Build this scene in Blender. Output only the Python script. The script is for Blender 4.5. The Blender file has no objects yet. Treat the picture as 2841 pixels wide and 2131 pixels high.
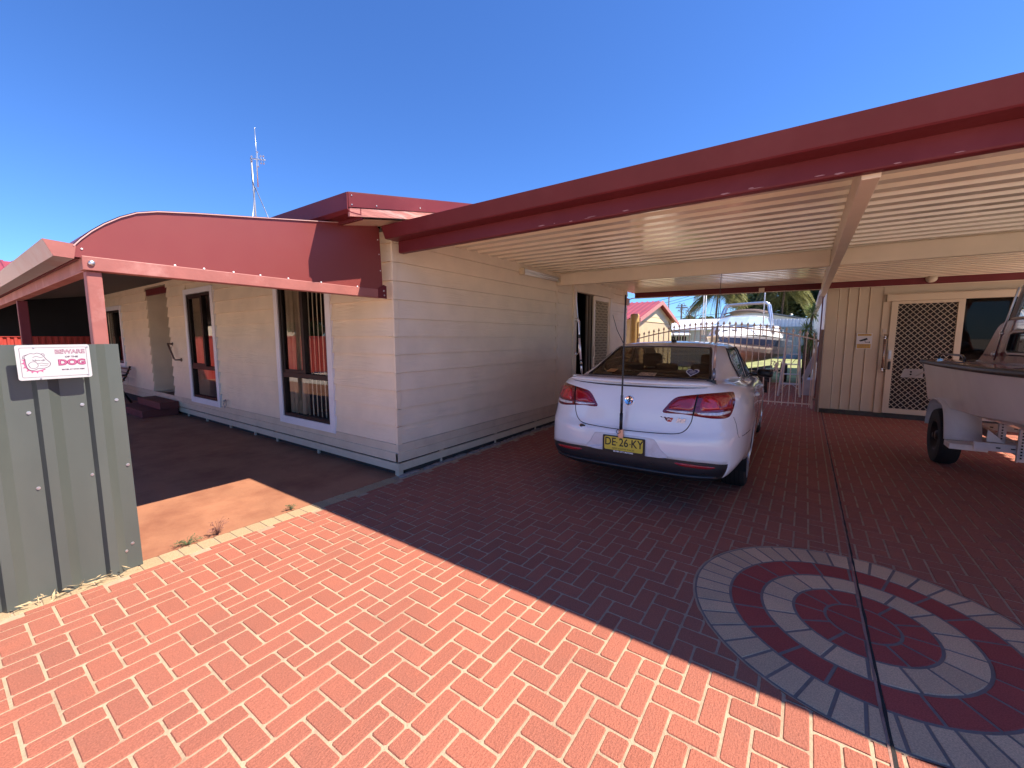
import bpy, bmesh, math, random
from mathutils import Vector, Matrix
from mathutils.bvhtree import BVHTree
from mathutils.geometry import interpolate_bezier

R = random.Random(11)
scene = bpy.context.scene
COL = scene.collection

# ------------------------------------------------------------------ camera
cam_d = bpy.data.cameras.new("camera")
cam = bpy.data.objects.new("camera", cam_d)
COL.objects.link(cam)
CAMR = Matrix(((0.81868365, -0.06305175, 0.57077278),
               (0.5742448, 0.08989099, -0.81373369),
               (0.0, 0.99395377, 0.10979942)))
CAMH = 1.52
cam.matrix_world = Matrix.Translation((0, 0, CAMH)) @ CAMR.to_4x4()
cam_d.sensor_width = 36.0
cam_d.lens = 1154.187 / 2841 * 36
cam_d.clip_start = 0.05
cam_d.clip_end = 4000
scene.camera = cam

# ------------------------------------------------------------------ sky, sun, exposure
SUN_TO = Vector((0.669, 0.285, 1.0)).normalized()      # towards the sun
world = bpy.data.worlds.new("World")
scene.world = world
world.use_nodes = True
wn = world.node_tree.nodes
wn.clear()
sky = wn.new("ShaderNodeTexSky")
sky.sky_type = 'NISHITA'
sky.sun_disc = False
sky.sun_elevation = math.asin(SUN_TO.z)
sky.sun_rotation = math.atan2(SUN_TO.x, SUN_TO.y)
sky.altitude = 300
sky.air_density = 1.0
sky.dust_density = 0.1
sky.ozone_density = 3.0
bg = wn.new("ShaderNodeBackground")
bg.inputs[1].default_value = 0.062
wo = wn.new("ShaderNodeOutputWorld")
tint = wn.new("ShaderNodeMix")
tint.data_type = 'RGBA'
tint.blend_type = 'MULTIPLY'
tint.inputs[0].default_value = 1.0
tint.inputs[7].default_value = (0.56, 0.90, 1.46, 1.0)      # the deep blue of this clear, dry sky
world.node_tree.links.new(sky.outputs[0], tint.inputs[6])
world.node_tree.links.new(tint.outputs[2], bg.inputs[0])
world.node_tree.links.new(bg.outputs[0], wo.inputs[0])

sun_d = bpy.data.lights.new("sun", 'SUN')
sun_d.energy = 4.1
sun_d.angle = math.radians(0.53)
sun_d.color = (1.0, 0.90, 0.78)
sun = bpy.data.objects.new("sun", sun_d)
sun.rotation_euler = (-SUN_TO).to_track_quat('-Z', 'Y').to_euler()
sun.location = (6, 2, 12)
COL.objects.link(sun)

scene.view_settings.view_transform = 'Standard'
scene.view_settings.look = 'None'
scene.view_settings.exposure = 1.36
scene.view_settings.gamma = 1.0
scene.view_settings.use_curve_mapping = False
scene.cycles.max_bounces = 10
scene.cycles.diffuse_bounces = 6
scene.cycles.transparent_max_bounces = 16
scene.cycles.use_denoising = True

# ------------------------------------------------------------------ materials
MATS = {}


def _mat(name):
    m = bpy.data.materials.new(name)
    m.use_nodes = True
    nt = m.node_tree
    b = nt.nodes["Principled BSDF"]
    return m, nt, b


def M(name, col, rough=0.5, metal=0.0, var=0.10, scale=5.0, bump=0.0, bscale=80.0,
      stretch=(1, 1, 1), coat=0.0, spec=0.5, fine=0.0, stain=None, stain_scale=1.2, stain_amt=0.5, stain_lo=0.5, stain_hi=0.7):
    """Painted / natural surface: base colour with broad and fine variation, optional blotches, bump."""
    if name in MATS:
        return MATS[name]
    m, nt, b = _mat(name)
    N, L = nt.nodes, nt.links
    geo = N.new("ShaderNodeNewGeometry")
    mp = N.new("ShaderNodeMapping")
    mp.inputs['Scale'].default_value = stretch
    L.new(geo.outputs['Position'], mp.inputs['Vector'])
    n1 = N.new("ShaderNodeTexNoise")
    n1.inputs['Scale'].default_value = scale
    n1.inputs['Detail'].default_value = 5
    L.new(mp.outputs[0], n1.inputs['Vector'])
    ramp = N.new("ShaderNodeValToRGB")
    ramp.color_ramp.elements[0].position = 0.3
    ramp.color_ramp.elements[1].position = 0.7
    ramp.color_ramp.elements[0].color = [max(0, c * (1 - var)) for c in col] + [1]
    ramp.color_ramp.elements[1].color = [min(1, c * (1 + var)) for c in col] + [1]
    L.new(n1.outputs['Fac'], ramp.inputs[0])
    out = ramp.outputs[0]
    if stain:
        n3 = N.new("ShaderNodeTexNoise")
        n3.inputs['Scale'].default_value = stain_scale
        n3.inputs['Detail'].default_value = 7
        n3.inputs['Roughness'].default_value = 0.65
        L.new(mp.outputs[0], n3.inputs['Vector'])
        mr = N.new("ShaderNodeMapRange")
        mr.inputs[1].default_value = stain_lo
        mr.inputs[2].default_value = stain_hi
        mr.inputs[3].default_value = 0
        mr.inputs[4].default_value = stain_amt
        L.new(n3.outputs['Fac'], mr.inputs[0])
        mx = N.new("ShaderNodeMix")
        mx.data_type = 'RGBA'
        L.new(mr.outputs[0], mx.inputs[0])
        L.new(out, mx.inputs[6])
        mx.inputs[7].default_value = list(stain) + [1]
        out = mx.outputs[2]
    L.new(out, b.inputs['Base Color'])
    b.inputs['Roughness'].default_value = rough
    b.inputs['Metallic'].default_value = metal
    b.inputs['Specular IOR Level'].default_value = spec
    b.inputs['Coat Weight'].default_value = coat
    b.inputs['Coat Roughness'].default_value = 0.04
    if bump:
        n2 = N.new("ShaderNodeTexNoise")
        n2.inputs['Scale'].default_value = bscale
        n2.inputs['Detail'].default_value = 6
        L.new(mp.outputs[0], n2.inputs['Vector'])
        bp = N.new("ShaderNodeBump")
        bp.inputs['Strength'].default_value = bump
        bp.inputs['Distance'].default_value = 0.01
        L.new(n2.outputs['Fac'], bp.inputs['Height'])
        L.new(bp.outputs[0], b.inputs['Normal'])
        rr = N.new("ShaderNodeMapRange")
        rr.inputs[3].default_value = max(0, rough - 0.08)
        rr.inputs[4].default_value = min(1, rough + 0.08)
        L.new(n2.outputs['Fac'], rr.inputs[0])
        L.new(rr.outputs[0], b.inputs['Roughness'])
    MATS[name] = m
    return m


def pieces_mat(name, col, var=0.12, rough=0.85, bump=0.35, dirt=(0.25, 0.16, 0.11), dirt_amt=0.35, bstretch=(1, 1, 1)):
    """Paving units: each piece its own shade (object or island random), worn and grainy."""
    m, nt, b = _mat(name)
    N, L = nt.nodes, nt.links
    geo = N.new("ShaderNodeNewGeometry")
    oi = N.new("ShaderNodeObjectInfo")
    add = N.new("ShaderNodeMath"); add.operation = 'ADD'
    L.new(geo.outputs['Random Per Island'], add.inputs[0])
    L.new(oi.outputs['Random'], add.inputs[1])
    fr = N.new("ShaderNodeMath"); fr.operation = 'FRACT'
    L.new(add.outputs[0], fr.inputs[0])
    ramp = N.new("ShaderNodeValToRGB")
    ramp.color_ramp.elements[0].color = [c * (1 - var) for c in col] + [1]
    ramp.color_ramp.elements[1].color = [min(1, c * (1 + var)) for c in col] + [1]
    L.new(fr.outputs[0], ramp.inputs[0])
    n1 = N.new("ShaderNodeTexNoise"); n1.inputs['Scale'].default_value = 2.2; n1.inputs['Detail'].default_value = 8
    n1.inputs['Roughness'].default_value = 0.7
    L.new(geo.outputs['Position'], n1.inputs['Vector'])
    mr = N.new("ShaderNodeMapRange")
    mr.inputs[1].default_value = 0.46; mr.inputs[2].default_value = 0.74
    mr.inputs[3].default_value = 0; mr.inputs[4].default_value = dirt_amt
    L.new(n1.outputs['Fac'], mr.inputs[0])
    mx = N.new("ShaderNodeMix"); mx.data_type = 'RGBA'
    L.new(mr.outputs[0], mx.inputs[0]); L.new(ramp.outputs[0], mx.inputs[6])
    mx.inputs[7].default_value = list(dirt) + [1]
    # tyre rubber, spills and trodden dust in broad patches
    n5 = N.new("ShaderNodeTexNoise"); n5.inputs['Scale'].default_value = 0.75; n5.inputs['Detail'].default_value = 9
    n5.inputs['Roughness'].default_value = 0.72; n5.inputs['Distortion'].default_value = 0.5
    L.new(geo.outputs['Position'], n5.inputs['Vector'])
    mr5 = N.new("ShaderNodeMapRange")
    mr5.inputs[1].default_value = 0.50; mr5.inputs[2].default_value = 0.72
    mr5.inputs[3].default_value = 0; mr5.inputs[4].default_value = 0.38
    L.new(n5.outputs['Fac'], mr5.inputs[0])
    mx5 = N.new("ShaderNodeMix"); mx5.data_type = 'RGBA'
    L.new(mr5.outputs[0], mx5.inputs[0]); L.new(mx.outputs[2], mx5.inputs[6])
    mx5.inputs[7].default_value = [dirt[0] * .72, dirt[1] * .85, dirt[2] * .95, 1]
    mx = mx5
    # grain speckle
    n4 = N.new("ShaderNodeTexNoise"); n4.inputs['Scale'].default_value = 170; n4.inputs['Detail'].default_value = 3
    L.new(geo.outputs['Position'], n4.inputs['Vector'])
    mr4 = N.new("ShaderNodeMapRange")
    mr4.inputs[1].default_value = 0.3; mr4.inputs[2].default_value = 0.72
    mr4.inputs[3].default_value = 0.74; mr4.inputs[4].default_value = 1.22
    L.new(n4.outputs['Fac'], mr4.inputs[0])
    vm = N.new("ShaderNodeVectorMath"); vm.operation = 'SCALE'
    L.new(mx.outputs[2], vm.inputs[0]); L.new(mr4.outputs[0], vm.inputs['Scale'])
    L.new(vm.outputs[0], b.inputs['Base Color'])
    b.inputs['Roughness'].default_value = rough
    b.inputs['Specular IOR Level'].default_value = 0.3
    mp = N.new("ShaderNodeMapping"); mp.inputs['Scale'].default_value = bstretch
    mp.inputs['Rotation'].default_value = (0, 0, 0.5)
    L.new(geo.outputs['Position'], mp.inputs['Vector'])
    n2 = N.new("ShaderNodeTexNoise"); n2.inputs['Scale'].default_value = 55; n2.inputs['Detail'].default_value = 6
    n2.inputs['Roughness'].default_value = 0.65
    L.new(mp.outputs[0], n2.inputs['Vector'])
    bp = N.new("ShaderNodeBump"); bp.inputs['Strength'].default_value = bump; bp.inputs['Distance'].default_value = 0.008
    L.new(n2.outputs['Fac'], bp.inputs['Height']); L.new(bp.outputs[0], b.inputs['Normal'])
    MATS[name] = m
    return m


def board_mat(name, col, axis=0):
    """Embossed cedar-grain cladding paint: grain runs along the given axis."""
    m, nt, b = _mat(name)
    N, L = nt.nodes, nt.links
    geo = N.new("ShaderNodeNewGeometry")
    oi = N.new("ShaderNodeObjectInfo")
    off = N.new("ShaderNodeVectorMath"); off.operation = 'SCALE'
    comb = N.new("ShaderNodeCombineXYZ")
    L.new(oi.outputs['Random'], comb.inputs[0]); L.new(oi.outputs['Random'], comb.inputs[1]); L.new(oi.outputs['Random'], comb.inputs[2])
    off.inputs['Scale'].default_value = 7.0
    L.new(comb.outputs[0], off.inputs[0])
    ad = N.new("ShaderNodeVectorMath"); ad.operation = 'ADD'
    L.new(geo.outputs['Position'], ad.inputs[0]); L.new(off.outputs[0], ad.inputs[1])
    mp = N.new("ShaderNodeMapping")
    mp.inputs['Scale'].default_value = (1.2, 1.2, 16) if axis in (0, 1) else (16, 16, 1.2)
    L.new(ad.outputs[0], mp.inputs['Vector'])
    nz = N.new("ShaderNodeTexNoise"); nz.inputs['Scale'].default_value = 1.0; nz.inputs['Detail'].default_value = 3
    nz.inputs['Distortion'].default_value = 0.6
    L.new(mp.outputs[0], nz.inputs['Vector'])
    w = N.new("ShaderNodeMath"); w.operation = 'MULTIPLY'; w.inputs[1].default_value = 26
    L.new(nz.outputs['Fac'], w.inputs[0])
    sn = N.new("ShaderNodeMath"); sn.operation = 'SINE'
    L.new(w.outputs[0], sn.inputs[0])
    # grain shows in patches only
    nm = N.new("ShaderNodeTexNoise"); nm.inputs['Scale'].default_value = 2.0; nm.inputs['Detail'].default_value = 2
    L.new(ad.outputs[0], nm.inputs['Vector'])
    mk = N.new("ShaderNodeMapRange"); mk.inputs[1].default_value = 0.42; mk.inputs[2].default_value = 0.68
    L.new(nm.outputs['Fac'], mk.inputs[0])
    hm = N.new("ShaderNodeMath"); hm.operation = 'MULTIPLY'
    L.new(sn.outputs[0], hm.inputs[0]); L.new(mk.outputs[0], hm.inputs[1])
    bp = N.new("ShaderNodeBump"); bp.inputs['Strength'].default_value = 0.35; bp.inputs['Distance'].default_value = 0.004
    L.new(hm.outputs[0], bp.inputs['Height'])
    L.new(bp.outputs[0], b.inputs['Normal'])
    n1 = N.new("ShaderNodeTexNoise"); n1.inputs['Scale'].default_value = 3.0; n1.inputs['Detail'].default_value = 6
    L.new(geo.outputs['Position'], n1.inputs['Vector'])
    ramp = N.new("ShaderNodeValToRGB")
    ramp.color_ramp.elements[0].position = 0.3; ramp.color_ramp.elements[1].position = 0.72
    ramp.color_ramp.elements[0].color = [c * 0.92 for c in col] + [1]
    ramp.color_ramp.elements[1].color = [c * 1.05 for c in col] + [1]
    L.new(n1.outputs['Fac'], ramp.inputs[0])
    L.new(ramp.outputs[0], b.inputs['Base Color'])
    b.inputs['Roughness'].default_value = 0.5
    b.inputs['Specular IOR Level'].default_value = 0.4
    MATS[name] = m
    return m


def glass_mat(name, tint=(0.8, 0.85, 0.85), ior=1.5, boost=1.0, rough=0.0):
    m = bpy.data.materials.new(name)
    m.use_nodes = True
    nt = m.node_tree
    N, L = nt.nodes, nt.links
    N.clear()
    o = N.new("ShaderNodeOutputMaterial")
    t = N.new("ShaderNodeBsdfTransparent"); t.inputs[0].default_value = list(tint) + [1]
    g = N.new("ShaderNodeBsdfGlossy"); g.inputs['Roughness'].default_value = rough
    geo = N.new("ShaderNodeNewGeometry")
    ns = N.new("ShaderNodeTexNoise"); ns.inputs['Scale'].default_value = 0.9
    L.new(geo.outputs['Position'], ns.inputs['Vector'])
    bp = N.new("ShaderNodeBump"); bp.inputs['Strength'].default_value = 0.05; bp.inputs['Distance'].default_value = 0.02
    L.new(ns.outputs['Fac'], bp.inputs['Height'])
    L.new(bp.outputs[0], g.inputs['Normal'])
    f = N.new("ShaderNodeFresnel")
    ri = N.new("ShaderNodeMapRange")            # a thin pane reflects alike from both sides
    ri.inputs[3].default_value = ior
    ri.inputs[4].default_value = 1.0 / ior
    L.new(geo.outputs['Backfacing'], ri.inputs[0])
    L.new(ri.outputs[0], f.inputs[0])
    mu = N.new("ShaderNodeMath"); mu.operation = 'MULTIPLY'; mu.use_clamp = True
    mu.inputs[1].default_value = boost
    L.new(f.outputs[0], mu.inputs[0])
    mx = N.new("ShaderNodeMixShader")
    L.new(mu.outputs[0], mx.inputs[0]); L.new(t.outputs[0], mx.inputs[1]); L.new(g.outputs[0], mx.inputs[2])
    L.new(mx.outputs[0], o.inputs[0])
    MATS[name] = m
    return m


BRICK = pieces_mat("brick_red", (0.372, 0.124, 0.078), var=0.065, dirt=(0.27, 0.11, 0.078), dirt_amt=0.45, bump=0.8, bstretch=(2.2, .8, 1))
PAV_TAN = pieces_mat("paver_tan", (0.62, 0.40, 0.235), var=0.12, dirt=(0.40, 0.27, 0.18), dirt_amt=0.4)
PAV_EDGE = pieces_mat("paver_edge", (0.40, 0.29, 0.165), var=0.07, dirt=(0.40, 0.27, 0.16), dirt_amt=0.35)
PAV_RED = pieces_mat("paver_red", (0.37, 0.068, 0.052), var=0.10, dirt=(0.24, 0.06, 0.05), dirt_amt=0.4)
MORTAR = M("mortar", (0.42, 0.305, 0.20), rough=0.95, var=0.16, scale=14, bump=0.6, bscale=90, stain=(0.24, 0.15, 0.10), stain_scale=2.5, stain_amt=0.55)
SLAB = M("slab_concrete", (0.345, 0.148, 0.077), rough=0.8, var=0.10, scale=2.5, bump=0.25, bscale=45, stretch=(1.0, 1.0, 1),
         stain=(0.21, 0.072, 0.037), stain_scale=2.0, stain_amt=0.8, stain_lo=0.44, stain_hi=0.68)
BOUNCE_GROUND = M("bounce_gravel", (0.72, 0.62, 0.50), rough=0.95, var=0.25, scale=0.4, bump=0.5, bscale=12)  # made pale so the unseen ground bounces sunlight into the shade
LAWN = M("lawn", (0.25, 0.26, 0.09), rough=0.9, var=0.3, scale=1.6, bump=0.8, bscale=40)
BOARD_X = board_mat("cladding_cream_front", (0.78, 0.64, 0.47), 0)
BOARD_Y = board_mat("cladding_cream_side", (0.78, 0.65, 0.49), 1)
CREAM = M("cream_paint", (0.76, 0.62, 0.45), rough=0.42, var=0.05, scale=3, bump=0.05, bscale=50)
SKIRT = M("skirting_paint", (0.64, 0.52, 0.38), rough=0.45, var=0.06, scale=4, stain=(0.40, 0.27, 0.18), stain_scale=5, stain_amt=0.25)
CREAM_ROOF = M("roof_sheet_cream", (0.82, 0.71, 0.54), rough=0.14, var=0.05, scale=2, spec=0.7)
RED = M("heritage_red_paint", (0.13, 0.019, 0.023), rough=0.46, var=0.08, scale=3, bump=0.04, bscale=30, spec=0.22,
        stain=(0.18, 0.040, 0.044), stain_scale=2.2, stain_amt=0.4)
RED_SAT = M("satin_red_sheet", (0.20, 0.036, 0.031), rough=0.42, var=0.05, scale=1.2, bump=0.03, bscale=8, spec=0.5)
RED_FADE = M("faded_red_paint", (0.32, 0.105, 0.085), rough=0.55, var=0.12, scale=6, bump=0.1, bscale=40,
             stain=(0.52, 0.27, 0.23), stain_scale=3.5, stain_amt=0.6)
RED_WOOD = M("weathered_red_board", (0.40, 0.15, 0.125), rough=0.8, var=0.2, scale=9, bump=0.6, bscale=30, stretch=(1, .4, 4),
             stain=(0.62, 0.42, 0.36), stain_scale=6, stain_amt=0.8)
RED_ROOF = M("red_roof_sheet", (0.30, 0.055, 0.06), rough=0.4, var=0.1, scale=2)
GREYGREEN = M("fence_greygreen", (0.078, 0.090, 0.080), rough=0.42, var=0.08, scale=4, bump=0.06, bscale=9, spec=0.5,
              stain=(0.11, 0.12, 0.105), stain_scale=3, stain_amt=0.3, stretch=(1, 1, .35))
TRIM_W = M("white_trim", (0.74, 0.72, 0.74), rough=0.45, var=0.04, scale=4)
BROWN_AL = M("brown_aluminium", (0.016, 0.010, 0.008), rough=0.5, var=0.1, spec=0.3)
BLACK = M("black_plastic", (0.012, 0.012, 0.013), rough=0.42, var=0.15)
BLACKM = M("black_matte", (0.006, 0.006, 0.006), rough=0.9)
RUBBER = M("tyre_rubber", (0.014, 0.013, 0.013), rough=0.8, var=0.2, scale=20, bump=0.2, bscale=60)
CHROME = M("chrome", (0.85, 0.85, 0.86), rough=0.07, metal=1.0, var=0.02)
STEEL = M("galvanised_steel", (0.55, 0.56, 0.57), rough=0.35, metal=0.9, var=0.12, scale=20)
ALU = M("aluminium", (0.70, 0.71, 0.73), rough=0.3, metal=0.85, var=0.06)
WHITE = M("white_plastic", (0.80, 0.80, 0.79), rough=0.4, var=0.03)
BLIND = M("blind_fabric", (0.80, 0.70, 0.56), rough=0.85, var=0.08, scale=8)
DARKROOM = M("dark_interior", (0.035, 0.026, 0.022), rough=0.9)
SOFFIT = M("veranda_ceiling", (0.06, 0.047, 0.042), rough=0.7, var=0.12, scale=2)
GLASS = glass_mat("window_glass", (0.86, 0.84, 0.80), 1.5, 1.5)
GLASS_DK = glass_mat("car_glass", (0.30, 0.27, 0.235), 1.45, 1.15)
GLASS_CL = glass_mat("clear_glass", (0.75, 0.82, 0.85), 1.5, 1.3)


# ------------------------------------------------------------------ mesh builder
class MB:
    def __init__(s):
        s.v = []
        s.f = []

    def add(s, vs, fs):
        o = len(s.v)
        s.v += [tuple(p) for p in vs]
        s.f += [tuple(i + o for i in f) for f in fs]
        return s

    def box(s, x0, x1, y0, y1, z0, z1):
        vs = [(x0, y0, z0), (x1, y0, z0), (x1, y1, z0), (x0, y1, z0), (x0, y0, z1), (x1, y0, z1), (x1, y1, z1), (x0, y1, z1)]
        return s.add(vs, [(0, 3, 2, 1), (4, 5, 6, 7), (0, 1, 5, 4), (1, 2, 6, 5), (2, 3, 7, 6), (3, 0, 4, 7)])

    def bar(s, a, b, w, h, up=(0, 0, 1)):
        a, b, up = Vector(a), Vector(b), Vector(up)
        d = (b - a).normalized()
        sd = d.cross(up)
        if sd.length < 1e-5:
            sd = d.cross(Vector((1, 0, 0)))
        sd.normalize()
        u = sd.cross(d)
        sd = sd * w / 2
        u = u * h / 2
        vs = [a - sd - u, a + sd - u, a + sd + u, a - sd + u, b - sd - u, b + sd - u, b + sd + u, b - sd + u]
        return s.add(vs, [(0, 1, 2, 3), (7, 6, 5, 4), (0, 4, 5, 1), (1, 5, 6, 2), (2, 6, 7, 3), (3, 7, 4, 0)])

    def tube(s, pts, r, n=8, caps=True):
        pts = [Vector(p) for p in pts]
        rs = r if isinstance(r, (list, tuple)) else [r] * len(pts)
        rings = []
        prev = None
        for i, p in enumerate(pts):
            if i == 0:
                d = pts[1] - p
            elif i == len(pts) - 1:
                d = p - pts[i - 1]
            else:
                d = (pts[i + 1] - p).normalized() + (p - pts[i - 1]).normalized()
            if d.length < 1e-9:
                d = Vector((0, 0, 1))
            d.normalize()
            if prev is None:
                ref = Vector((0, 0, 1)) if abs(d.z) < 0.9 else Vector((1, 0, 0))
                u = d.cross(ref).normalized()
            else:
                u = prev - d * prev.dot(d)
                u = u.normalized() if u.length > 1e-6 else d.orthogonal().normalized()
            prev = u
            w = d.cross(u)
            rings.append([p + (u * math.cos(2 * math.pi * k / n) + w * math.sin(2 * math.pi * k / n)) * rs[i] for k in range(n)])
        vs = [q for ring in rings for q in ring]
        fs = []
        for i in range(len(pts) - 1):
            for k in range(n):
                a, b = i * n + k, i * n + (k + 1) % n
                fs.append((a, b, b + n, a + n))
        if caps:
            fs.append(tuple(range(n))[::-1])
            fs.append(tuple(range((len(pts) - 1) * n, len(pts) * n)))
        return s.add(vs, fs)

    def cyl(s, a, b, r, n=12, r2=None):
        return s.tube([a, b], [r, r if r2 is None else r2], n)

    def prism(s, poly, vec):
        vec = Vector(vec)
        n = len(poly)
        vs = [Vector(p) for p in poly] + [Vector(p) + vec for p in poly]
        fs = [tuple(range(n))[::-1], tuple(range(n, 2 * n))]
        fs += [(i, (i + 1) % n, n + (i + 1) % n, n + i) for i in range(n)]
        return s.add(vs, fs)

    def lathe(s, o, axis, prof, n=32, close=False):
        o, axis = Vector(o), Vector(axis).normalized()
        u = axis.orthogonal().normalized()
        w = axis.cross(u)
        vs = []
        for (r, h) in prof:
            for k in range(n):
                t = 2 * math.pi * k / n
                vs.append(o + axis * h + (u * math.cos(t) + w * math.sin(t)) * r)
        fs = []
        m = len(prof)
        for i in range(m if close else m - 1):
            j = (i + 1) % m
            for k in range(n):
                fs.append((i * n + k, i * n + (k + 1) % n, j * n + (k + 1) % n, j * n + k))
        return s.add(vs, fs)

    def ball(s, c, r, n=10, sc=(1, 1, 1)):
        c = Vector(c)
        vs, fs = [], []
        m = max(5, n // 2 + 1)
        for i in range(m + 1):
            ph = math.pi * i / m
            for k in range(n):
                t = 2 * math.pi * k / n
                vs.append((c.x + r * sc[0] * math.sin(ph) * math.cos(t), c.y + r * sc[1] * math.sin(ph) * math.sin(t), c.z + r * sc[2] * math.cos(ph)))
        for i in range(m):
            for k in range(n):
                fs.append((i * n + k, (i + 1) * n + k, (i + 1) * n + (k + 1) % n, i * n + (k + 1) % n))
        return s.add(vs, fs)

    def sheet(s, prof, vec, th=0.0):
        """open profile (list of points) swept along vec, optional thickness along the given vector"""
        vec = Vector(vec)
        n = len(prof)
        P = [Vector(p) for p in prof]
        vs = P + [p + vec for p in P]
        fs = [(i, i + 1, n + i + 1, n + i) for i in range(n - 1)]
        return s.add(vs, fs)

    def grid(s, fn, nu, nv, wrap_u=False):
        vs = [fn(i / nu, j / nv) for j in range(nv + 1) for i in range(nu + (0 if wrap_u else 1))]
        w = nu if wrap_u else nu + 1
        fs = []
        for j in range(nv):
            for i in range(nu):
                a, b = j * w + i, j * w + (i + 1) % w
                fs.append((a, b, b + w, a + w))
        return s.add(vs, fs)

    def mesh(s, name, mat=None, smooth=False):
        me = bpy.data.meshes.new(name)
        me.from_pydata(s.v, [], s.f)
        if mat:
            me.materials.append(mat)
        if smooth:
            for p in me.polygons:
                p.use_smooth = True
        me.validate()
        me.update()
        return me


def fixn(me):
    bm = bmesh.new()
    bm.from_mesh(me)
    bmesh.ops.recalc_face_normals(bm, faces=bm.faces)
    bm.to_mesh(me)
    bm.free()


def obj(name, mb, mat, parent=None, smooth=False, bev=0.0, world=True, label=None, kind=None, fix=True, auto=None):
    me = mb.mesh(name, mat, smooth) if isinstance(mb, MB) else mb
    if fix:
        fixn(me)
    if auto is not None:
        for p in me.polygons:
            p.use_smooth = True
        me.set_sharp_from_angle(angle=math.radians(auto))
    o = bpy.data.objects.new(name, me)
    COL.objects.link(o)
    if parent is not None:
        o.parent = parent
        if world and parent.type == 'EMPTY':
            o.matrix_parent_inverse = Matrix.LocRotScale(parent.location, parent.rotation_euler, parent.scale).inverted()
    if bev:
        b = o.modifiers.new("bevel", 'BEVEL')
        b.width = bev
        b.segments = 2
        b.limit_method = 'ANGLE'
    if label:
        o['label'] = label
    if kind:
        o['kind'] = kind
    return o


def place(name, me, parent, loc=(0, 0, 0), rot=None, mat4=None):
    """one more object sharing mesh data, given in world coordinates under an Empty"""
    o = bpy.data.objects.new(name, me)
    COL.objects.link(o)
    o.parent = parent
    if parent is not None and parent.type == 'EMPTY':
        o.matrix_parent_inverse = Matrix.LocRotScale(parent.location, parent.rotation_euler, parent.scale).inverted()
    o.location = loc
    if rot:
        o.rotation_euler = rot
    return o


def thing(name, label, cat, loc=(0, 0, 0), rotz=0.0, group=None, kind=None):
    o = bpy.data.objects.new(name, None)
    COL.objects.link(o)
    o.location = loc
    o.rotation_euler = (0, 0, rotz)
    o.empty_display_size = 0.1
    if label:
        o['label'] = label
    if cat:
        o['category'] = cat
    if group:
        o['group'] = group
    if kind:
        o['kind'] = kind
    return o


def tag(o, label, cat, group=None):
    o['label'] = label
    o['category'] = cat
    if group:
        o['group'] = group
    return o


def text_mb(body, size, origin, right, up, depth=0.002, sx=1.0, shear=0.0, align='CENTER', bold=0.0):
    """letters as a mesh lying in the plane (right, up), centred on origin"""
    cu = bpy.data.curves.new("t", 'FONT')
    cu.body = body
    cu.size = size
    cu.align_x = align
    cu.align_y = 'CENTER'
    cu.extrude = depth / 2
    cu.shear = shear
    cu.offset = bold
    cu.resolution_u = 3
    to = bpy.data.objects.new("t", cu)
    COL.objects.link(to)
    dg = bpy.context.evaluated_depsgraph_get()
    me = bpy.data.meshes.new_from_object(to.evaluated_get(dg))
    right, up = Vector(right).normalized(), Vector(up).normalized()
    nrm = right.cross(up)
    o = Vector(origin)
    mb = MB()
    mb.add([o + right * v.co.x * sx + up * v.co.y + nrm * v.co.z for v in me.vertices], [tuple(p.vertices) for p in me.polygons])
    bpy.data.objects.remove(to)
    bpy.data.curves.remove(cu)
    bpy.data.meshes.remove(me)
    return mb


def plate(poly2, origin, right, up, th):
    """flat polygon plate standing th proud of the plane"""
    right, up = Vector(right), Vector(up)
    o = Vector(origin)
    n = right.cross(up).normalized()
    mb = MB()
    mb.prism([o + right * a + up * b for a, b in poly2], n * th)
    return mb


def rrect(w, h, r, n=4):
    pts = []
    for cx, cy, a0 in ((w / 2 - r, h / 2 - r, 0), (-w / 2 + r, h / 2 - r, 90), (-w / 2 + r, -h / 2 + r, 180), (w / 2 - r, -h / 2 + r, 270)):
        for k in range(n + 1):
            t = math.radians(a0 + 90 * k / n)
            pts.append((cx + r * math.cos(t), cy + r * math.sin(t)))
    return pts


def px_area(p):
    """how large a small patch of ground near p looks to the camera (relative), None when out of frame"""
    q = CAMR.transposed() @ (Vector(p) - Vector((0, 0, CAMH)))
    if q.z > -0.05:
        return None
    u = 1154.187 * q.x / -q.z
    v = 1154.187 * q.y / -q.z
    if abs(u) > 1440 or abs(v) > 1090:
        return None
    return 1.0 / (q.length ** 3)
# ================================================================== ground and paving
g = MB()
g.add([(-900, -900, -0.05), (900, -900, -0.05), (900, 900, -0.05), (-900, 900, -0.05)], [(0, 1, 2, 3)])
obj("ground", g, BOUNCE_GROUND, kind='structure')

drive = thing("driveway", None, None, (0, 5, 0), kind='structure')
g = MB()
g.add([(-3.625, -1.6, -0.004), (4.4, -1.6, -0.004), (4.4, 17.0, -0.004), (-3.625, 17.0, -0.004)], [(0, 1, 2, 3)])
obj("mortar_bed", g, MORTAR, drive)
g = MB()
g.box(-20.0, -3.63, -1.6, 2.97, -0.045, 0.0)
obj("concrete_slab", g, SLAB, kind='structure')
g = MB()
g.box(-9.0, 4.2, 17.02, 75, -0.045, 0.0)
obj("lawn", g, LAWN, kind='structure')

BA, BB, BX0, BY0 = 0.0931, 0.111, -1.19, 0.98
MC = Vector((0.345, 2.782))
MR = 0.823
J = 0.0052          # half a joint


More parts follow.
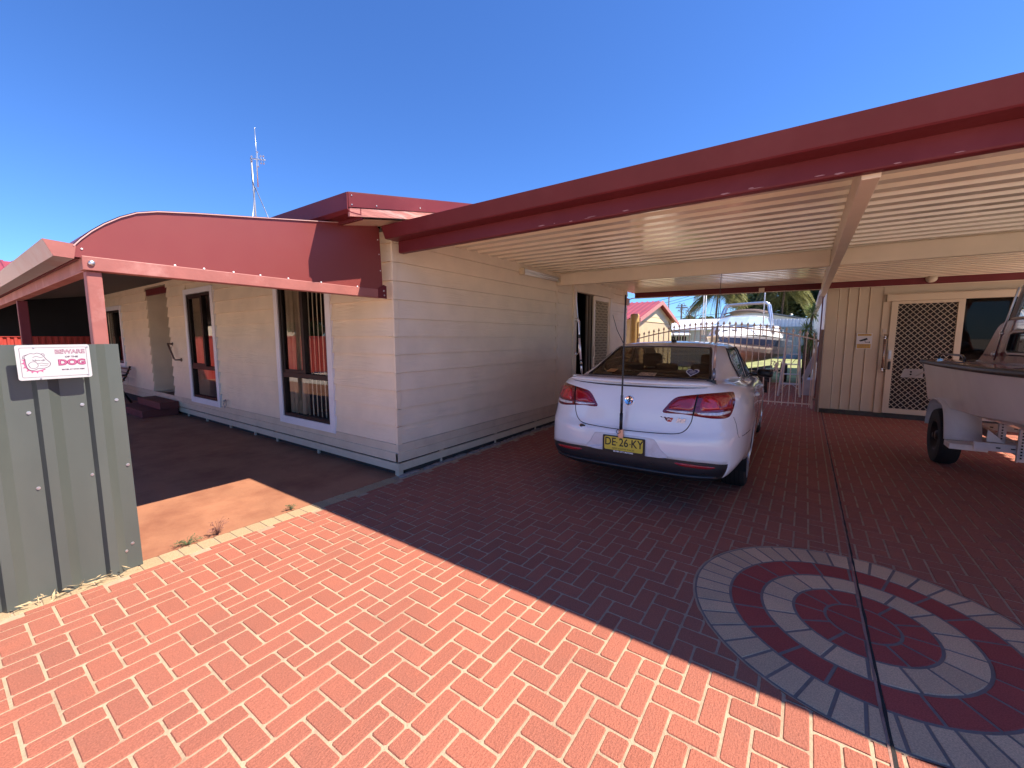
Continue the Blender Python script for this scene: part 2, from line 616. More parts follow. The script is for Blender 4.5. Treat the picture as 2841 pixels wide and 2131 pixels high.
def unit_mesh(name, w, h, mat, cut=0.008, ch=0.0028):
    """one paving unit, clipped corners, eased top edge; origin at the middle of its top"""
    def ring(w, h, c, z):
        a, b = w / 2, h / 2
        return [(a - c, b, z), (-a + c, b, z), (-a, b - c, z), (-a, -b + c, z), (-a + c, -b, z), (a - c, -b, z), (a, -b + c, z), (a, b - c, z)]
    mb = MB()
    r0 = ring(w - 2 * ch, h - 2 * ch, cut, 0)
    r1 = ring(w, h, cut, -ch)
    r2 = ring(w, h, cut, -0.008)
    mb.add(r0 + r1 + r2, [tuple(range(8))] + [(i, 8 + i, 8 + (i + 1) % 8, (i + 1) % 8) for i in range(8)]
           + [(8 + i, 16 + i, 16 + (i + 1) % 8, 8 + (i + 1) % 8) for i in range(8)])
    return mb.mesh(name, mat)


bm_v = unit_mesh("brick_upright", BA - 2 * J, 2 * BB - 2 * J, BRICK)
bm_h = unit_mesh("brick_across", 2 * BA - 2 * J, BB - 2 * J, BRICK)
bm_half = unit_mesh("brick_half", BA - 2 * J, BB - 2 * J, BRICK)
units = []          # (cx, cy, w, h, mesh)
for j in range(-23, 144):
    for i in range(-25, 66):
        s = (i + j) % 4
        x, y = BX0 + i * BA, BY0 + j * BB
        if s == 0:
            units.append((x + BA / 2, y + BB, BA, 2 * BB, bm_v))
        elif s == 2:
            if (i + 1) % 8 == 0:
                units.append((x + BA / 2, y + BB / 2, BA, BB, bm_half))
                units.append((x + 1.5 * BA, y + BB / 2, BA, BB, bm_half))
            else:
                units.append((x + BA, y + BB / 2, 2 * BA, BB, bm_h))
XE = -3.472
whole, cut_units = [], []
for u in units:
    cx, cy, w, h, me = u
    if cx + w / 2 < XE + 0.02 or cx + w / 2 > 4.38 or cy > 16.9:
        continue
    x0, x1, y0, y1 = cx - w / 2 + J, cx + w / 2 - J, cy - h / 2 + J, cy + h / 2 - J
    cs = [(x0, y0), (x1, y0), (x1, y1), (x0, y1)]
    near = any((Vector(c) - MC).length < MR + 0.01 for c in cs) or (Vector((cx, cy)) - MC).length < MR
    if x0 < XE:
        x0 = XE
        cut_units.append([(x0, y0), (x1, y0), (x1, y1), (x0, y1)])
    elif near:
        if all((Vector(c) - MC).length < MR + 0.004 for c in cs):
            continue
        pts = []
        for a in range(4):
            p, q = Vector(cs[a]), Vector(cs[(a + 1) % 4])
            for k in range(8):
                t = p.lerp(q, k / 8)
                d = t - MC
                if d.length < MR + 0.01:
                    t = MC + d.normalized() * (MR + 0.01)
                pts.append((t.x, t.y))
        cut_units.append(pts)
    else:
        whole.append((px_area((cx, cy, 0)), u))
inview = sorted([w for w in whole if w[0] is not None], key=lambda w: -w[0])
single = inview[:300]
ids = set(id(w[1]) for w in single)
for a, (cx, cy, w, h, me) in single:
    o = place("brick", me, drive, (cx + R.uniform(-.0008, .0008), cy + R.uniform(-.0008, .0008), R.uniform(-.0008, .0006)))
    o.rotation_euler = (R.uniform(-.006, .006), R.uniform(-.006, .006), R.uniform(-.006, .006))
g = MB()


def soft_unit(mb, pts, z):
    n = len(pts)
    c = Vector((sum(p[0] for p in pts) / n, sum(p[1] for p in pts) / n))
    ins = []
    for p in pts:
        d = Vector(p) - c
        L = max(d.length, 1e-6)
        ins.append(c + d * max(0, 1 - 0.004 / L))
    vs = [(p.x, p.y, z) for p in ins] + [(p[0], p[1], z - 0.007) for p in pts]
    mb.add(vs, [tuple(range(n))] + [(i, n + i, n + (i + 1) % n, (i + 1) % n) for i in range(n)])


for a, u in whole:
    if id(u) in ids:
        continue
    cx, cy, w, h, me = u
    soft_unit(g, [(cx - w / 2 + J, cy - h / 2 + J), (cx + w / 2 - J, cy - h / 2 + J), (cx + w / 2 - J, cy + h / 2 - J), (cx - w / 2 + J, cy + h / 2 - J)], R.uniform(-.0008, .0006))
for pts in cut_units:
    soft_unit(g, pts, 0)
obj("brick_field", g, BRICK, drive, kind='stuff')

edge_me = unit_mesh("edging_paver", 0.148, BB - 0.009, PAV_EDGE, cut=0.006)
y = -1.55
while y < 2.86:
    place("edging_paver", edge_me, drive, (-3.551 + R.uniform(-.002, .002), y, R.uniform(0, .002)), (0, 0, R.uniform(-.012, .012)))
    y += BB
# saw-cut joint with its dark crack
g = MB()
pl, pr = [], []
yy = -1.5
while yy < 16.8:
    xc = 0.3615 + R.uniform(-.0015, .0015)
    wd = R.uniform(.0035, .0075)
    pl.append((xc - wd, yy, 0.0016))
    pr.append((xc + wd, yy, 0.0016))
    yy += 0.07
n = len(pl)
g.add(pl + pr, [(i, n + i, n + i + 1, i + 1) for i in range(n - 1)])
obj("control_joint", g, M("joint_bitumen", (0.018, 0.014, 0.013), rough=0.9, bump=0.5, bscale=200), drive)
g = MB()
pl = [(0.345 + R.uniform(-.003, .003), -1.5 + .1 * k, 0.0008) for k in range(183)]
pr = [(0.3555, -1.5 + .1 * k, 0.0008) for k in range(183)]
g.add(pl + pr, [(i, 183 + i, 184 + i, i + 1) for i in range(182)])
obj("joint_edge", g, M("joint_mortar", (0.30, 0.17, 0.13), rough=0.95, var=.25, scale=12, bump=0.5, bscale=80), drive)

# medallion
med = thing("paving_medallion", "round medallion of tan and dark red pavers set into the driveway bricks", "paving medallion", (MC.x, MC.y, 0))
g = MB()
g.add([(MC.x + MR * math.cos(2 * math.pi * k / 96), MC.y + MR * math.sin(2 * math.pi * k / 96), -0.0032) for k in range(96)], [tuple(range(96))])
obj("mortar_bed", g, M("medallion_mortar", (0.20, 0.155, 0.13), rough=0.95, var=.15, scale=12, bump=.5, bscale=90), med)


def sector(r0, r1, a0, a1, z=0.0):
    jr = 0.0072
    n = max(3, int((a1 - a0) / math.radians(6)))
    r0, r1 = r0 + jr, r1 - jr
    pts = []
    for k in range(n + 1):
        t = a0 + (a1 - a0) * k / n
        e = jr / r1
        t = max(a0 + e, min(a1 - e, t))
        pts.append((MC.x + r1 * math.cos(t), MC.y + r1 * math.sin(t)))
    if r0 > 0.03:
        for k in range(n, -1, -1):
            t = a0 + (a1 - a0) * k / n
            e = jr / r0
            t = max(a0 + e, min(a1 - e, t))
            pts.append((MC.x + r0 * math.cos(t), MC.y + r0 * math.sin(t)))
    else:
        pts.append((MC.x + .008 * math.cos((a0 + a1) / 2), MC.y + .008 * math.sin((a0 + a1) / 2)))
    n = len(pts)
    c = Vector((sum(p[0] for p in pts) / n, sum(p[1] for p in pts) / n))
    mb = MB()
    top = []
    for p in pts:
        d = c - Vector(p)
        top.append(Vector(p) + d.normalized() * 0.003)
    mb.add([(p.x, p.y, z) for p in top] + [(p[0], p[1], z - 0.003) for p in pts] + [(p[0], p[1], z - 0.008) for p in pts],
           [tuple(range(n))] + [(i, n + i, n + (i + 1) % n, (i + 1) % n) for i in range(n)] + [(n + i, 2 * n + i, 2 * n + (i + 1) % n, n + (i + 1) % n) for i in range(n)])
    return mb


for r0, r1, cnt, ph, mt in ((.627, .820, 43, -85.4, PAV_TAN), (.463, .627, 20, -178.4, PAV_RED), (.306, .463, 16, 178.6, PAV_TAN), (.160, .306, 12, -180, PAV_RED)):
    for k in range(cnt):
        obj("paver", sector(r0, r1, math.radians(ph + 360 / cnt * k), math.radians(ph + 360 / cnt * (k + 1)), R.uniform(-.001, .0006)), mt, med)
for k in range(2):
    obj("paver", sector(0.0, .160, math.radians(-14 + 180 * k), math.radians(166 + 180 * k)), PAV_RED, med)

# ================================================================== house
XW, YF = -3.60, 2.95          # wall cores; cladding stands proud of them
ROWS = [.35, .553, .745, .94, 1.136, 1.334, 1.528, 1.721, 1.92, 2.116, 2.31, 2.50, 2.70]
house = thing("weatherboard_house", "low cream weatherboard house with red gutters and two tall front windows", "house", (-9, 6, 0))


def board_side(y0, y1, z0, z1):
    mb = MB()
    a, b = XW + .024, XW + .006
    z0 += .009
    vs = [(XW - .01, y0, z0), (XW - .01, y1, z0), (XW - .01, y1, z1), (XW - .01, y0, z1), (a, y0, z0), (a, y1, z0), (b, y1, z1), (b, y0, z1)]
    mb.add(vs, [(0, 1, 2, 3), (4, 7, 6, 5), (0, 4, 5, 1), (1, 5, 6, 2), (2, 6, 7, 3), (3, 7, 4, 0)])
    return mb


def board_front(x0, x1, z0, z1, yb=YF):
    mb = MB()
    a, b = yb - .030, yb - .004
    z0 += .012
    vs = [(x0, yb + .01, z0), (x1, yb + .01, z0), (x1, yb + .01, z1), (x0, yb + .01, z1), (x0, a, z0), (x1, a, z0), (x1, b, z1), (x0, b, z1)]
    mb.add(vs, [(0, 1, 2, 3), (4, 7, 6, 5), (0, 4, 5, 1), (1, 5, 6, 2), (2, 6, 7, 3), (3, 7, 4, 0)])
    return mb


for k in range(len(ROWS) - 1):
    z0, z1 = ROWS[k], ROWS[k + 1] + .006
    j1 = lambda: R.uniform(-.0015, .0015)
    obj("weatherboard", board_side(2.955, 6.44, z0 + j1(), z1), BOARD_Y, house)
    obj("weatherboard", board_side(6.51, 7.075, z0, z1) if z0 < 2.5 else board_side(6.51, 9.97, z0, z1), BOARD_Y, house)
    if z0 < 2.5:
        obj("weatherboard", board_side(8.955, 9.97, z0, z1), BOARD_Y, house)
    spans = [(-13.7, -11.72), (-10.43, -3.606)] if z0 > 2.38 else [(-13.66, -11.72), (-10.43, -9.44), (-8.17, -6.09), (-4.75, -3.606)]
    for a, b in spans:
        obj("weatherboard", board_front(a, b, z0 + j1(), z1), BOARD_X, house)
    obj("weatherboard", board_front(-17.0, -15.2 if .8 < z0 < 2.25 else -13.69, z0, z1), BOARD_X, house)
    # corner stop for this course
    g = MB()
    g.box(XW - .005, XW + .0255, YF - .0255, YF + .035, z0 + .004, z1 - .008)
    obj("corner_cap", g, CREAM, house, bev=.002)
# below and above the openings
for a, b, z0, z1 in ((-9.46, -8.15, .30, .352), (-6.11, -4.73, .30, .352)):
    pass
g = MB()
g.box(XW - .01, XW + .017, 6.44, 6.51, .30, 2.7)
obj("cover_strip", g, CREAM, house, bev=.002)
# structural cores (one per wall run, openings left free)
g = MB()
g.box(XW - .10, XW - .002, 2.96, 7.10, .17, 2.68)
g.box(XW - .10, XW - .002, 8.90, 9.97, .17, 2.68)
g.box(XW - .10, XW - .002, 7.10, 8.90, 2.50, 2.68)
obj("side_wall", g, CREAM, house)
g = MB()
for a, b in ((-17.0, -15.0), (-13.75, -11.72), (-10.43, -9.38), (-8.25, -6.03), (-4.82, -3.70)):
    g.box(a, b, YF + .002, YF + .09, .17, 2.68)
for a, b in ((-9.38, -8.25), (-6.03, -4.82)):
    g.box(a, b, YF + .002, YF + .09, .17, .385)
    g.box(a, b, YF + .002, YF + .09, 2.34, 2.68)
g.box(-15.0, -13.75, YF + .002, YF + .09, .17, .86)
g.box(-15.0, -13.75, YF + .002, YF + .09, 2.25, 2.68)
obj("front_wall", g, CREAM, house)
g = MB()
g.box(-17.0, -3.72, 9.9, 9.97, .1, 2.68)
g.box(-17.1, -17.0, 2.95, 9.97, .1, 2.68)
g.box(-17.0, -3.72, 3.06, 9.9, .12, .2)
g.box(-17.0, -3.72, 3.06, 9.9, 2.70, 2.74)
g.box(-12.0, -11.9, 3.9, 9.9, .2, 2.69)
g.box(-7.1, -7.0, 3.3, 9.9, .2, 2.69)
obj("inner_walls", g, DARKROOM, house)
# base: flared board, gap, floating strip
g = MB()
for (a, b, c, d, zz0, zz1) in ((XW, XW + .028, 2.93, 9.97, .264, .356), (XW, XW + .04, 2.91, 9.97, .164, .264)):
    g.box(a, b, c, d, zz0, zz1)
for (p, q, r_, s_, zz0, zz1) in ((-17.0, XW + .028, YF - .028, YF, .264, .356), (-17.0, XW + .04, YF - .04, YF, .164, .264)):
    g.box(p, q - .0005, r_, s_ - .001, zz0 - .0005, zz1 + .0005)
obj("skirting_board", g, SKIRT, house, bev=.004)
g = MB()
g.box(XW - .0, XW + .024, 2.934, 9.97, .055, .143)
obj("skirting_strip", g, SKIRT, house, bev=.003)
g = MB()
g.box(-10.44, XW + .0235, YF - .026, YF - .002, .0552, .1432)
obj("skirting_strip", g, SKIRT, house, bev=.003)
g = MB()
g.box(XW - .08, XW - .004, 2.965, 9.97, -.03, .18)
g.box(-17.0, XW - .004, YF + .02, YF + .09, -.03, .18)
obj("foundation", g, M("foundation_dark", (0.05, 0.04, 0.035), rough=.95, bump=.4, bscale=30), house)
g = MB()
g.box(XW - .05, XW + .012, YF - .012, YF + .05, -.01, .056)
for xx in (-5.2, -6.3, -7.0, -7.9, -8.9, -9.8):
    g.box(xx - .015, xx + .015, YF - .018, YF + .01, -.01, .0555)
    g.box(xx - .006, xx + .006, YF - .0245, YF + .0, .140, .166)
for yy in (3.6, 4.7, 5.8):
    g.box(XW - .01, XW + .012, yy - .012, yy + .012, -.01, .0555)
    g.box(XW, XW + .02, yy - .03, yy + .03, .140, .166)
obj("base_block", g, SKIRT, house)
# lumpy concrete fillet along the wall
g = MB()
yy = 2.98
while yy < 6.8:
    L_ = R.uniform(.12, .35)
    g.ball((XW + .03 + R.uniform(-.012, .015), yy, -.006), .05, 8, (.9, L_ * 10, .45))
    yy += L_ * .8
obj("mortar_fillet", g, M("mortar_grey", (.27, .22, .19), rough=.95, var=.3, scale=20, bump=.6, bscale=50), house, smooth=True)


def window_front(x0, x1, z0, z1, zr, xm, tw=.10, open_right=True):
    """tall aluminium window in the front wall; outer trim x0..x1, z0..z1"""
    w = MB()
    yo = YF - .046
    w.box(x0, x0 + tw, yo, YF, z0, z1)
    w.box(x1 - tw, x1, yo, YF, z0, z1)
    w.box(x0 + tw, x1 - tw, yo - .001, YF, z0, z0 + tw)
    w.box(x0 + tw, x1 - tw, yo - .001, YF, z1 - tw + .01, z1)
    win = obj("window", w, TRIM_W, house, bev=.003)
    a, b, c, d = x0 + tw, x1 - tw, z0 + tw, z1 - tw
    f = MB()
    y0, y1 = YF - .03, YF + .05
    fw = .042
    f.box(a, a + fw, y0, y1, c, d)
    f.box(b - fw, b, y0, y1, c, d)
    f.box(a + fw, b - fw, y0, y1, c, c + fw)
    f.box(a + fw, b - fw, y0, y1, d - fw, d)
    f.box(a + fw, b - fw, y0 + .002, y1, zr - .03, zr + .035)
    f.box(xm - .035, xm + .035, y0 + .004, y1, zr + .035, d - fw)
    f.box(a + fw, xm - .035, y0 + .012, y0 + .03, zr + .035, zr + .075)
    f.box(a + fw, a + fw + .03, y0 + .012, y0 + .03, zr + .075, d - fw)
    f.box(a + fw + .03, xm - .035, y0 + .012, y0 + .03, d - fw - .03, d - fw)
    obj("frame", f, BROWN_AL, win, bev=.002)
    for (p, q, r_, s_) in ((a + fw, xm - .035, zr + .035, d - fw), (xm + .035, b - fw, zr + .035, d - fw), (a + fw, b - fw, c + fw, zr - .03)):
        gl = MB()
        gl.add([(p - .004, YF + .010, r_ - .004), (q + .004, YF + .010, r_ - .004), (q + .004, YF + .010, s_ + .004), (p - .004, YF + .010, s_ + .004)], [(0, 1, 2, 3)])
        obj("pane", gl, GLASS, win, fix=False)
    xx = a + .06
    while xx < b - .04:
        closed = xx < xm - .02
        t = math.radians(R.uniform(-62, -38) if closed else R.uniform(-25.5, -21.5))
        if not open_right and not closed:
            break
        s_ = MB()
        hw = .062 if closed or not open_right else .056
        cx, cy = xx, YF + .085
        dx, dy = math.cos(t) * hw, math.sin(t) * hw
        s_.add([(cx - dx, cy - dy, c + .03), (cx, cy + .008, c + .03), (cx + dx, cy + dy, c + .03), (cx - dx, cy - dy, d - .03), (cx, cy + .008, d - .03), (cx + dx, cy + dy, d - .03)],
               [(0, 1, 4, 3), (1, 2, 5, 4)])
        obj("blind_slat", s_, BLIND, win, fix=False)
        xx += .102
    return win


window_front(-6.105, -4.738, .332, 2.415, 1.012, -5.42)
window_front(-9.465, -8.163, .328, 2.40, .985, -8.72, open_right=False)
# far window beyond the alcove
w = MB()
w.box(-15.15, -13.66, YF - .046, YF, .81, .90); w.box(-15.15, -13.66, YF - .046, YF, 2.21, 2.31)
w.box(-15.15, -15.06, YF - .045, YF, .90, 2.21); w.box(-13.75, -13.66, YF - .045, YF, .90, 2.21)
win = obj("window", w, TRIM_W, house, bev=.003)
w = MB()
w.box(-15.06, -15.02, YF - .03, YF + .04, .9, 2.21); w.box(-13.79, -13.75, YF - .03, YF + .04, .9, 2.21)
w.box(-15.02, -13.79, YF - .03, YF + .04, .9, .94); w.box(-15.02, -13.79, YF - .03, YF + .04, 2.17, 2.21); w.box(-14.43, -14.37, YF - .03, YF + .04, .94, 2.17)
obj("frame", w, BROWN_AL, win)
for a, b in ((-15.02, -14.43), (-14.37, -13.79)):
    w = MB(); w.add([(a, YF + .01, .94), (b, YF + .01, .94), (b, YF + .01, 2.17), (a, YF + .01, 2.17)], [(0, 1, 2, 3)])
    obj("pane", w, GLASS, win, fix=False)
# entry alcove
for k in range(len(ROWS) - 2):
    g = MB()
    z0, z1 = ROWS[k], ROWS[k + 1] + .006
    a, b = -11.72 + .021, -11.72 + .005
    g.add([(-11.73, YF - .005, z0), (-11.73, 4.3, z0), (-11.73, 4.3, z1), (-11.73, YF - .005, z1), (a, YF - .005, z0), (a, 4.3, z0), (b, 4.3, z1), (b, YF - .005, z1)],
          [(0, 1, 2, 3), (4, 7, 6, 5), (0, 4, 5, 1), (1, 5, 6, 2), (2, 6, 7, 3), (3, 7, 4, 0)])
    obj("weatherboard", g, BOARD_Y, house)
    obj("weatherboard", board_front(-11.70, -10.43, z0, z1, 4.3), BOARD_X, house)
g = MB()
g.box(-11.74, -10.40, 4.31, 4.36, .2, 2.69); g.box(-10.428, -10.39, YF + .09, 4.3, .2, 2.69); g.box(-11.79, -11.73, YF + .09, 4.3, .2, 2.69)
obj("alcove_wall", g, CREAM, house)
g = MB(); g.box(-11.72, -10.43, YF - .01, 4.3, .2, .30)
obj("alcove_floor", g, M("alcove_floor", (.16, .10, .08), rough=.7, var=.2, scale=8), house)
g = MB(); g.box(-11.715, -10.435, YF - .012, YF + .03, 2.42, 2.55)
obj("lintel", g, RED, house, bev=.003)
g = MB(); g.box(-15.2, XW + .02, YF - .035, YF - .022, 2.575, 2.66)
obj("ceiling_trim", g, CREAM, house, bev=.002)

# side sliding door: frame, open half, security screen
g = MB()
xo = XW + .045
g.box(XW - .04, xo, 7.075, 7.20, .17, 2.50)
g.box(XW - .04, xo, 8.83, 8.955, .17, 2.50)
g.box(XW - .04, xo + .012, 7.05, 8.98, 2.385, 2.53)
g.box(XW - .05, xo + .02, 7.2, 8.83, .15, .20)
door = obj("door_frame", g, CREAM, house, bev=.004)
g = MB()
sx0, sx1 = XW + .0, XW + .032
for (a, b, c, d) in ((7.99, 8.075, .2, 2.38), (8.77, 8.83, .2, 2.38), (8.075, 8.77, .2, .30), (8.075, 8.77, 2.29, 2.38), ):
    g.box(sx0, sx1, a, b, c, d)
scr = obj("screen_door", g, CREAM, house, bev=.003)
g = MB()
g.box(XW - .05, XW - .02, 7.93, 7.985, .2, 2.38)
g.box(XW - .09, XW - .06, 7.86, 7.92, .2, 2.38)
obj("sliding_stile", g, M("stile_bronze", (.20, .15, .11), rough=.4), house)


def diamond(mb, fn, w, h, pw, ph, r, n=4):
    """expanded diamond lattice; fn maps (a, b) in 0..w, 0..h to a point"""
    lines = []
    k = -int(h / ph * 1.0) - 2
    m = ph / pw
    c = -h
    while c < h + w * m:
        # up-going line b = m a - c' ; down-going mirrored
        pts = []
        a0, a1 = 0.0, w
        b0, b1 = m * a0 - c + 0, m * a1 - c
        # clip to 0..h
        def clip(a0, b0, a1, b1):
            if b0 > b1:
                a0, b0, a1, b1 = a1, b1, a0, b0
            if b1 <= 0 or b0 >= h:
                return None
            if b0 < 0:
                t = -b0 / (b1 - b0); a0, b0 = a0 + (a1 - a0) * t, 0
            if b1 > h:
                t = (h - b0) / (b1 - b0); a1, b1 = a0 + (a1 - a0) * t, h
            return a0, b0, a1, b1
        q = clip(a0, b0, a1, b1)
        if q:
            mb.tube([fn(q[0], q[1]), fn(q[2], q[3])], r, n, caps=False)
        q = clip(a1, b0, a0, b1)
        if q:
            mb.tube([fn(q[0], q[1]), fn(q[2], q[3])], r, n, caps=False)
        c += ph
    return mb


g = diamond(MB(), lambda a, b: (XW + .018, 8.07 + a, .295 + b), .705, 2.0, .07, .11, .005)
obj("diamond_grille", g, CREAM, scr)
g = MB(); g.box(XW + .004, XW + .008, 8.06, 8.78, .29, 2.30)
obj("fly_mesh", g, BLACKM, scr)
g = MB(); g.box(sx1, sx1 + .02, 8.00, 8.055, 1.14, 1.36)
obj("latch", g, CREAM, scr, bev=.008)
g = MB(); g.box(XW - .02, XW + .03, 8.01, 8.05, 1.45, 1.58)
obj("lock_box", g, BLACK, scr, bev=.006)
# grab rail beside the door
g = MB()
xr = xo + .075
g.tube([(xo, 7.15, 1.86), (xr - .02, 7.15, 1.86), (xr, 7.152, 1.83), (xr, 7.155, 1.25), (xr - .02, 7.157, 1.22), (xo, 7.157, 1.22)], .015, 10)
g.cyl((xo - .002, 7.15, 1.86), (xo + .012, 7.15, 1.86), .034, 14)
g.cyl((xo - .002, 7.157, 1.22), (xo + .012, 7.157, 1.22), .034, 14)
tag(obj("grab_rail", g, CHROME, None, smooth=True), "vertical chrome grab rail beside the open side door of the cream house", "grab rail")
# front grab rail (by the alcove)
g = MB()
y2 = YF - .1
g.tube([(-10.30, YF - .02, 1.40), (-10.30, y2, 1.41), (-10.27, y2, 1.38), (-10.02, y2, 1.12), (-9.98, y2 + .01, 1.10), (-9.90, YF - .02, 1.10)], .016, 10)
g.cyl((-10.30, YF - .03, 1.40), (-10.30, YF - .015, 1.40), .035, 12); g.cyl((-9.90, YF - .03, 1.10), (-9.90, YF - .015, 1.10), .035, 12)
tag(obj("grab_rail", g, M("bronze_rail", (.22, .16, .13), rough=.3, metal=.8), None, smooth=True), "slanted metal grab rail on the front wall beside the recessed entry", "grab rail")
# garden tap below the further window
g = MB()
g.tube([(-7.97, YF - .02, .43), (-7.97, YF - .06, .43), (-7.95, YF - .07, .41), (-7.90, YF - .075, .36), (-7.86, YF - .07, .40), (-7.87, YF - .06, .47), (-7.93, YF - .05, .49), (-7.97, YF - .05, .47)], .008, 6)
g.cyl((-7.97, YF - .05, .45), (-7.97, YF - .05, .48), .018, 8)
tag(obj("hose_loop", g, M("hose_grey", (.36, .33, .33), rough=.5), None, smooth=True), "small loop of grey hose on the front wall beside the narrow window", "hose")

# ---- roof of the house
XR = -3.215
SL = 0.19
EY, EZ = 2.19, 2.70
g = MB()
RY = 8.3
prof = []
pitch = .19
x = XR - .02
while x > -18.0:
    prof += [(x, 0, 0), (x - .12, 0, 0), (x - .135, 0, .028), (x - .175, 0, .028)]
    x -= pitch
g.sheet([(p[0], EY + .03, EZ + .0 + p[2]) for p in prof], (0, RY - EY, (RY - EY) * SL))
g.sheet([(p[0], RY, EZ + (RY - EY) * SL + p[2]) for p in prof], (0, 4.2, -4.2 * SL))
obj("roof", g, RED_ROOF, house)
g = MB()


def slab_y(x0, x1, y0, y1, zlo, zhi):
    vs = []
    for (yy_, o_) in ((y0, 0), (y1, (y1 - y0) * SL)):
        vs += [(x0, yy_, zlo + o_), (x1, yy_, zlo + o_), (x1, yy_, zhi + o_), (x0, yy_, zhi + o_)]
    return vs, [(0, 1, 2, 3), (7, 6, 5, 4), (0, 4, 5, 1), (1, 5, 6, 2), (2, 6, 7, 3), (3, 7, 4, 0)]


g.add(*slab_y(XR - .03, XR + .004, EY, RY, EZ - .085, EZ + .035))
g.add(*slab_y(XR - .16, XR + .004, EY, RY, EZ + .036, EZ + .040))
obj("barge_cap", g, RED, house, bev=.003)
g = MB()
g.add(*slab_y(XR - .028, XR - .003, EY + .012, RY, EZ - .156, EZ - .0865))
obj("bargeboard", g, RED_WOOD, house)
g = MB()
for yy, zz in ((EY + .03, EZ + .015), (EY + .03, EZ - .06), (EY + .28, EZ - .01), (EY + .8, EZ + .10), (EY + 1.3, EZ + .2)):
    g.ball((XR + .005, yy, zz), .007, 8)
obj("screw", g, STEEL, house)
# eave gutter and fascia running away to the left
g = MB()
g.prism([(XR - .002, EY - .012, EZ + .035), (XR - .002, EY - .012, EZ - .10), (XR - .002, EY + .02, EZ - .125), (XR - .002, EY + .125, EZ - .125), (XR - .002, EY + .125, EZ + .03), (XR - .002, EY + .115, EZ + .03),
         (XR - .002, EY + .115, EZ - .115), (XR - .002, EY + .02, EZ - .115), (XR - .002, EY, EZ - .095), (XR - .002, EY, EZ + .035)], (-14.5, 0, 0))
obj("gutter", g, RED, house)
g = MB()
g.box(-17.7, XR - .03, EY + .13, EY + .16, EZ - .09, EZ + .0)
g.box(XW + .02, XR - .031, EY + .131, EY + .159, EZ - .15, EZ - .09)
obj("fascia_board", g, RED, house)
g = MB()
g.add([(XR - .03, EY + .13, EZ - .150), (XW - .02, EY + .13, EZ - .150), (XW - .02, RY, EZ - .160 + (RY - EY) * SL), (XR - .03, RY, EZ - .160 + (RY - EY) * SL)], [(0, 1, 2, 3)])
obj("soffit", g, CREAM, house)
g = MB()
g.add([(XW - .04, 2.96, 2.66), (XW - .04, RY, 2.66), (XW - .04, RY, EZ + (RY - EY) * SL)], [(0, 1, 2)])
obj("gable_wall", g, CREAM, house)
# ================================================================== veranda
ver = thing("veranda", "bullnose veranda with red end panel, red posts and gutter along the house front", "veranda", (-3.6, .66, 0))
TOP = [(.585, 2.06), (.62, 2.105), (.67, 2.16), (.731, 2.215), (.81, 2.273), (.891, 2.318), (1.0, 2.352), (1.22, 2.392), (1.614, 2.455), (2.177, 2.547), (2.48, 2.597), (2.74, 2.640)]
PXV = -3.586
g = MB()
g.prism([(PXV, .585, 2.0)] + [(PXV, a, b) for a, b in TOP] + [(PXV, 2.775, 2.61), (PXV, 2.80, 2.0)][0:2] + [], (.004, 0, 0))
obj("end_panel", g, RED_SAT, ver)
g = MB()
for k in range(len(TOP) - 1):
    a, b = TOP[k], TOP[k + 1]
    g.bar((PXV + .003, a[0], a[1] + .002), (PXV + .003, b[0], b[1] + .002), .026, .006, up=(0, -(b[1] - a[1]), b[0] - a[0]))
obj("edge_capping", g, M("capping_sun_glint", (.55, .33, .30), rough=.4), ver)  # pale colour paints in the sun's glint along the capping
g = MB()
prof = [(a, b + .012) for a, b in TOP] + [(2.93, 2.67)]
g.sheet([(PXV - .01, a, b) for a, b in prof], (-13.5, 0, 0))
obj("roof_sheet", g, RED_SAT, ver)
g = MB()
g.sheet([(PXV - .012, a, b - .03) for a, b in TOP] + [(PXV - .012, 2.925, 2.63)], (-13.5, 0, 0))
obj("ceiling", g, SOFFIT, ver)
g = MB()
g.box(-3.665, -3.578, .614, 2.80, 1.928, 2.012)
obj("end_beam", g, RED_FADE, ver, bev=.004)
g = MB()
g.prism([(-3.574, 2.735, 1.925), (-3.574, 2.835, 1.922), (-3.574, 2.835, 2.05), (-3.574, 2.80, 2.06), (-3.574, 2.735, 2.02)], (.006, 0, 0))
obj("end_bracket", g, RED, ver)
g = MB()
g.ball((-3.572, .655, 1.972), .017, 12, (.6, 1, 1))
g.ball((-3.567, 2.80, 2.0), .01, 8, (.6, 1, 1)); g.ball((-3.567, 2.805, 1.955), .009, 8, (.6, 1, 1))
obj("bolt", g, STEEL, ver, smooth=True)
g = MB()
for yy in (1.07, 1.24, 1.43, 1.62, 1.84, 2.13, 2.5):
    g.ball((-3.580, yy, 2.016), .0075, 8, (.7, 1, 1))
for yy, zz in ((2.755, 2.5), (2.765, 2.36), (2.775, 2.2), (.62, 2.05)):
    g.ball((-3.580, yy, zz), .006, 8, (.7, 1, 1))
obj("rivet", g, WHITE, ver, smooth=True)
g = MB()
g.box(-3.674, -3.602, .630, .702, 0.0, 1.926)
obj("post", g, RED_FADE, ver, bev=.006)
for xx in (-6.62, -9.9, -13.2, -16.5):
    g = MB()
    g.box(xx - .072, xx, .630, .702, 0.0, 1.90)
    obj("post", g, RED, ver, bev=.005)
g = MB()
g.bar((-3.628, .66, 1.965), (-16.9, .66, 1.925), .07, .085)
obj("front_beam", g, RED_FADE, ver, bev=.003)
g = MB()
prof = [(.462, 2.082), (.470, 2.082), (.506, 2.004), (.574, 1.998), (.590, 2.070), (.597, 2.070), (.582, 1.988), (.498, 1.992)]
g.prism([(-3.578, a, b) for a, b in prof], (-13.4, 0, 0))
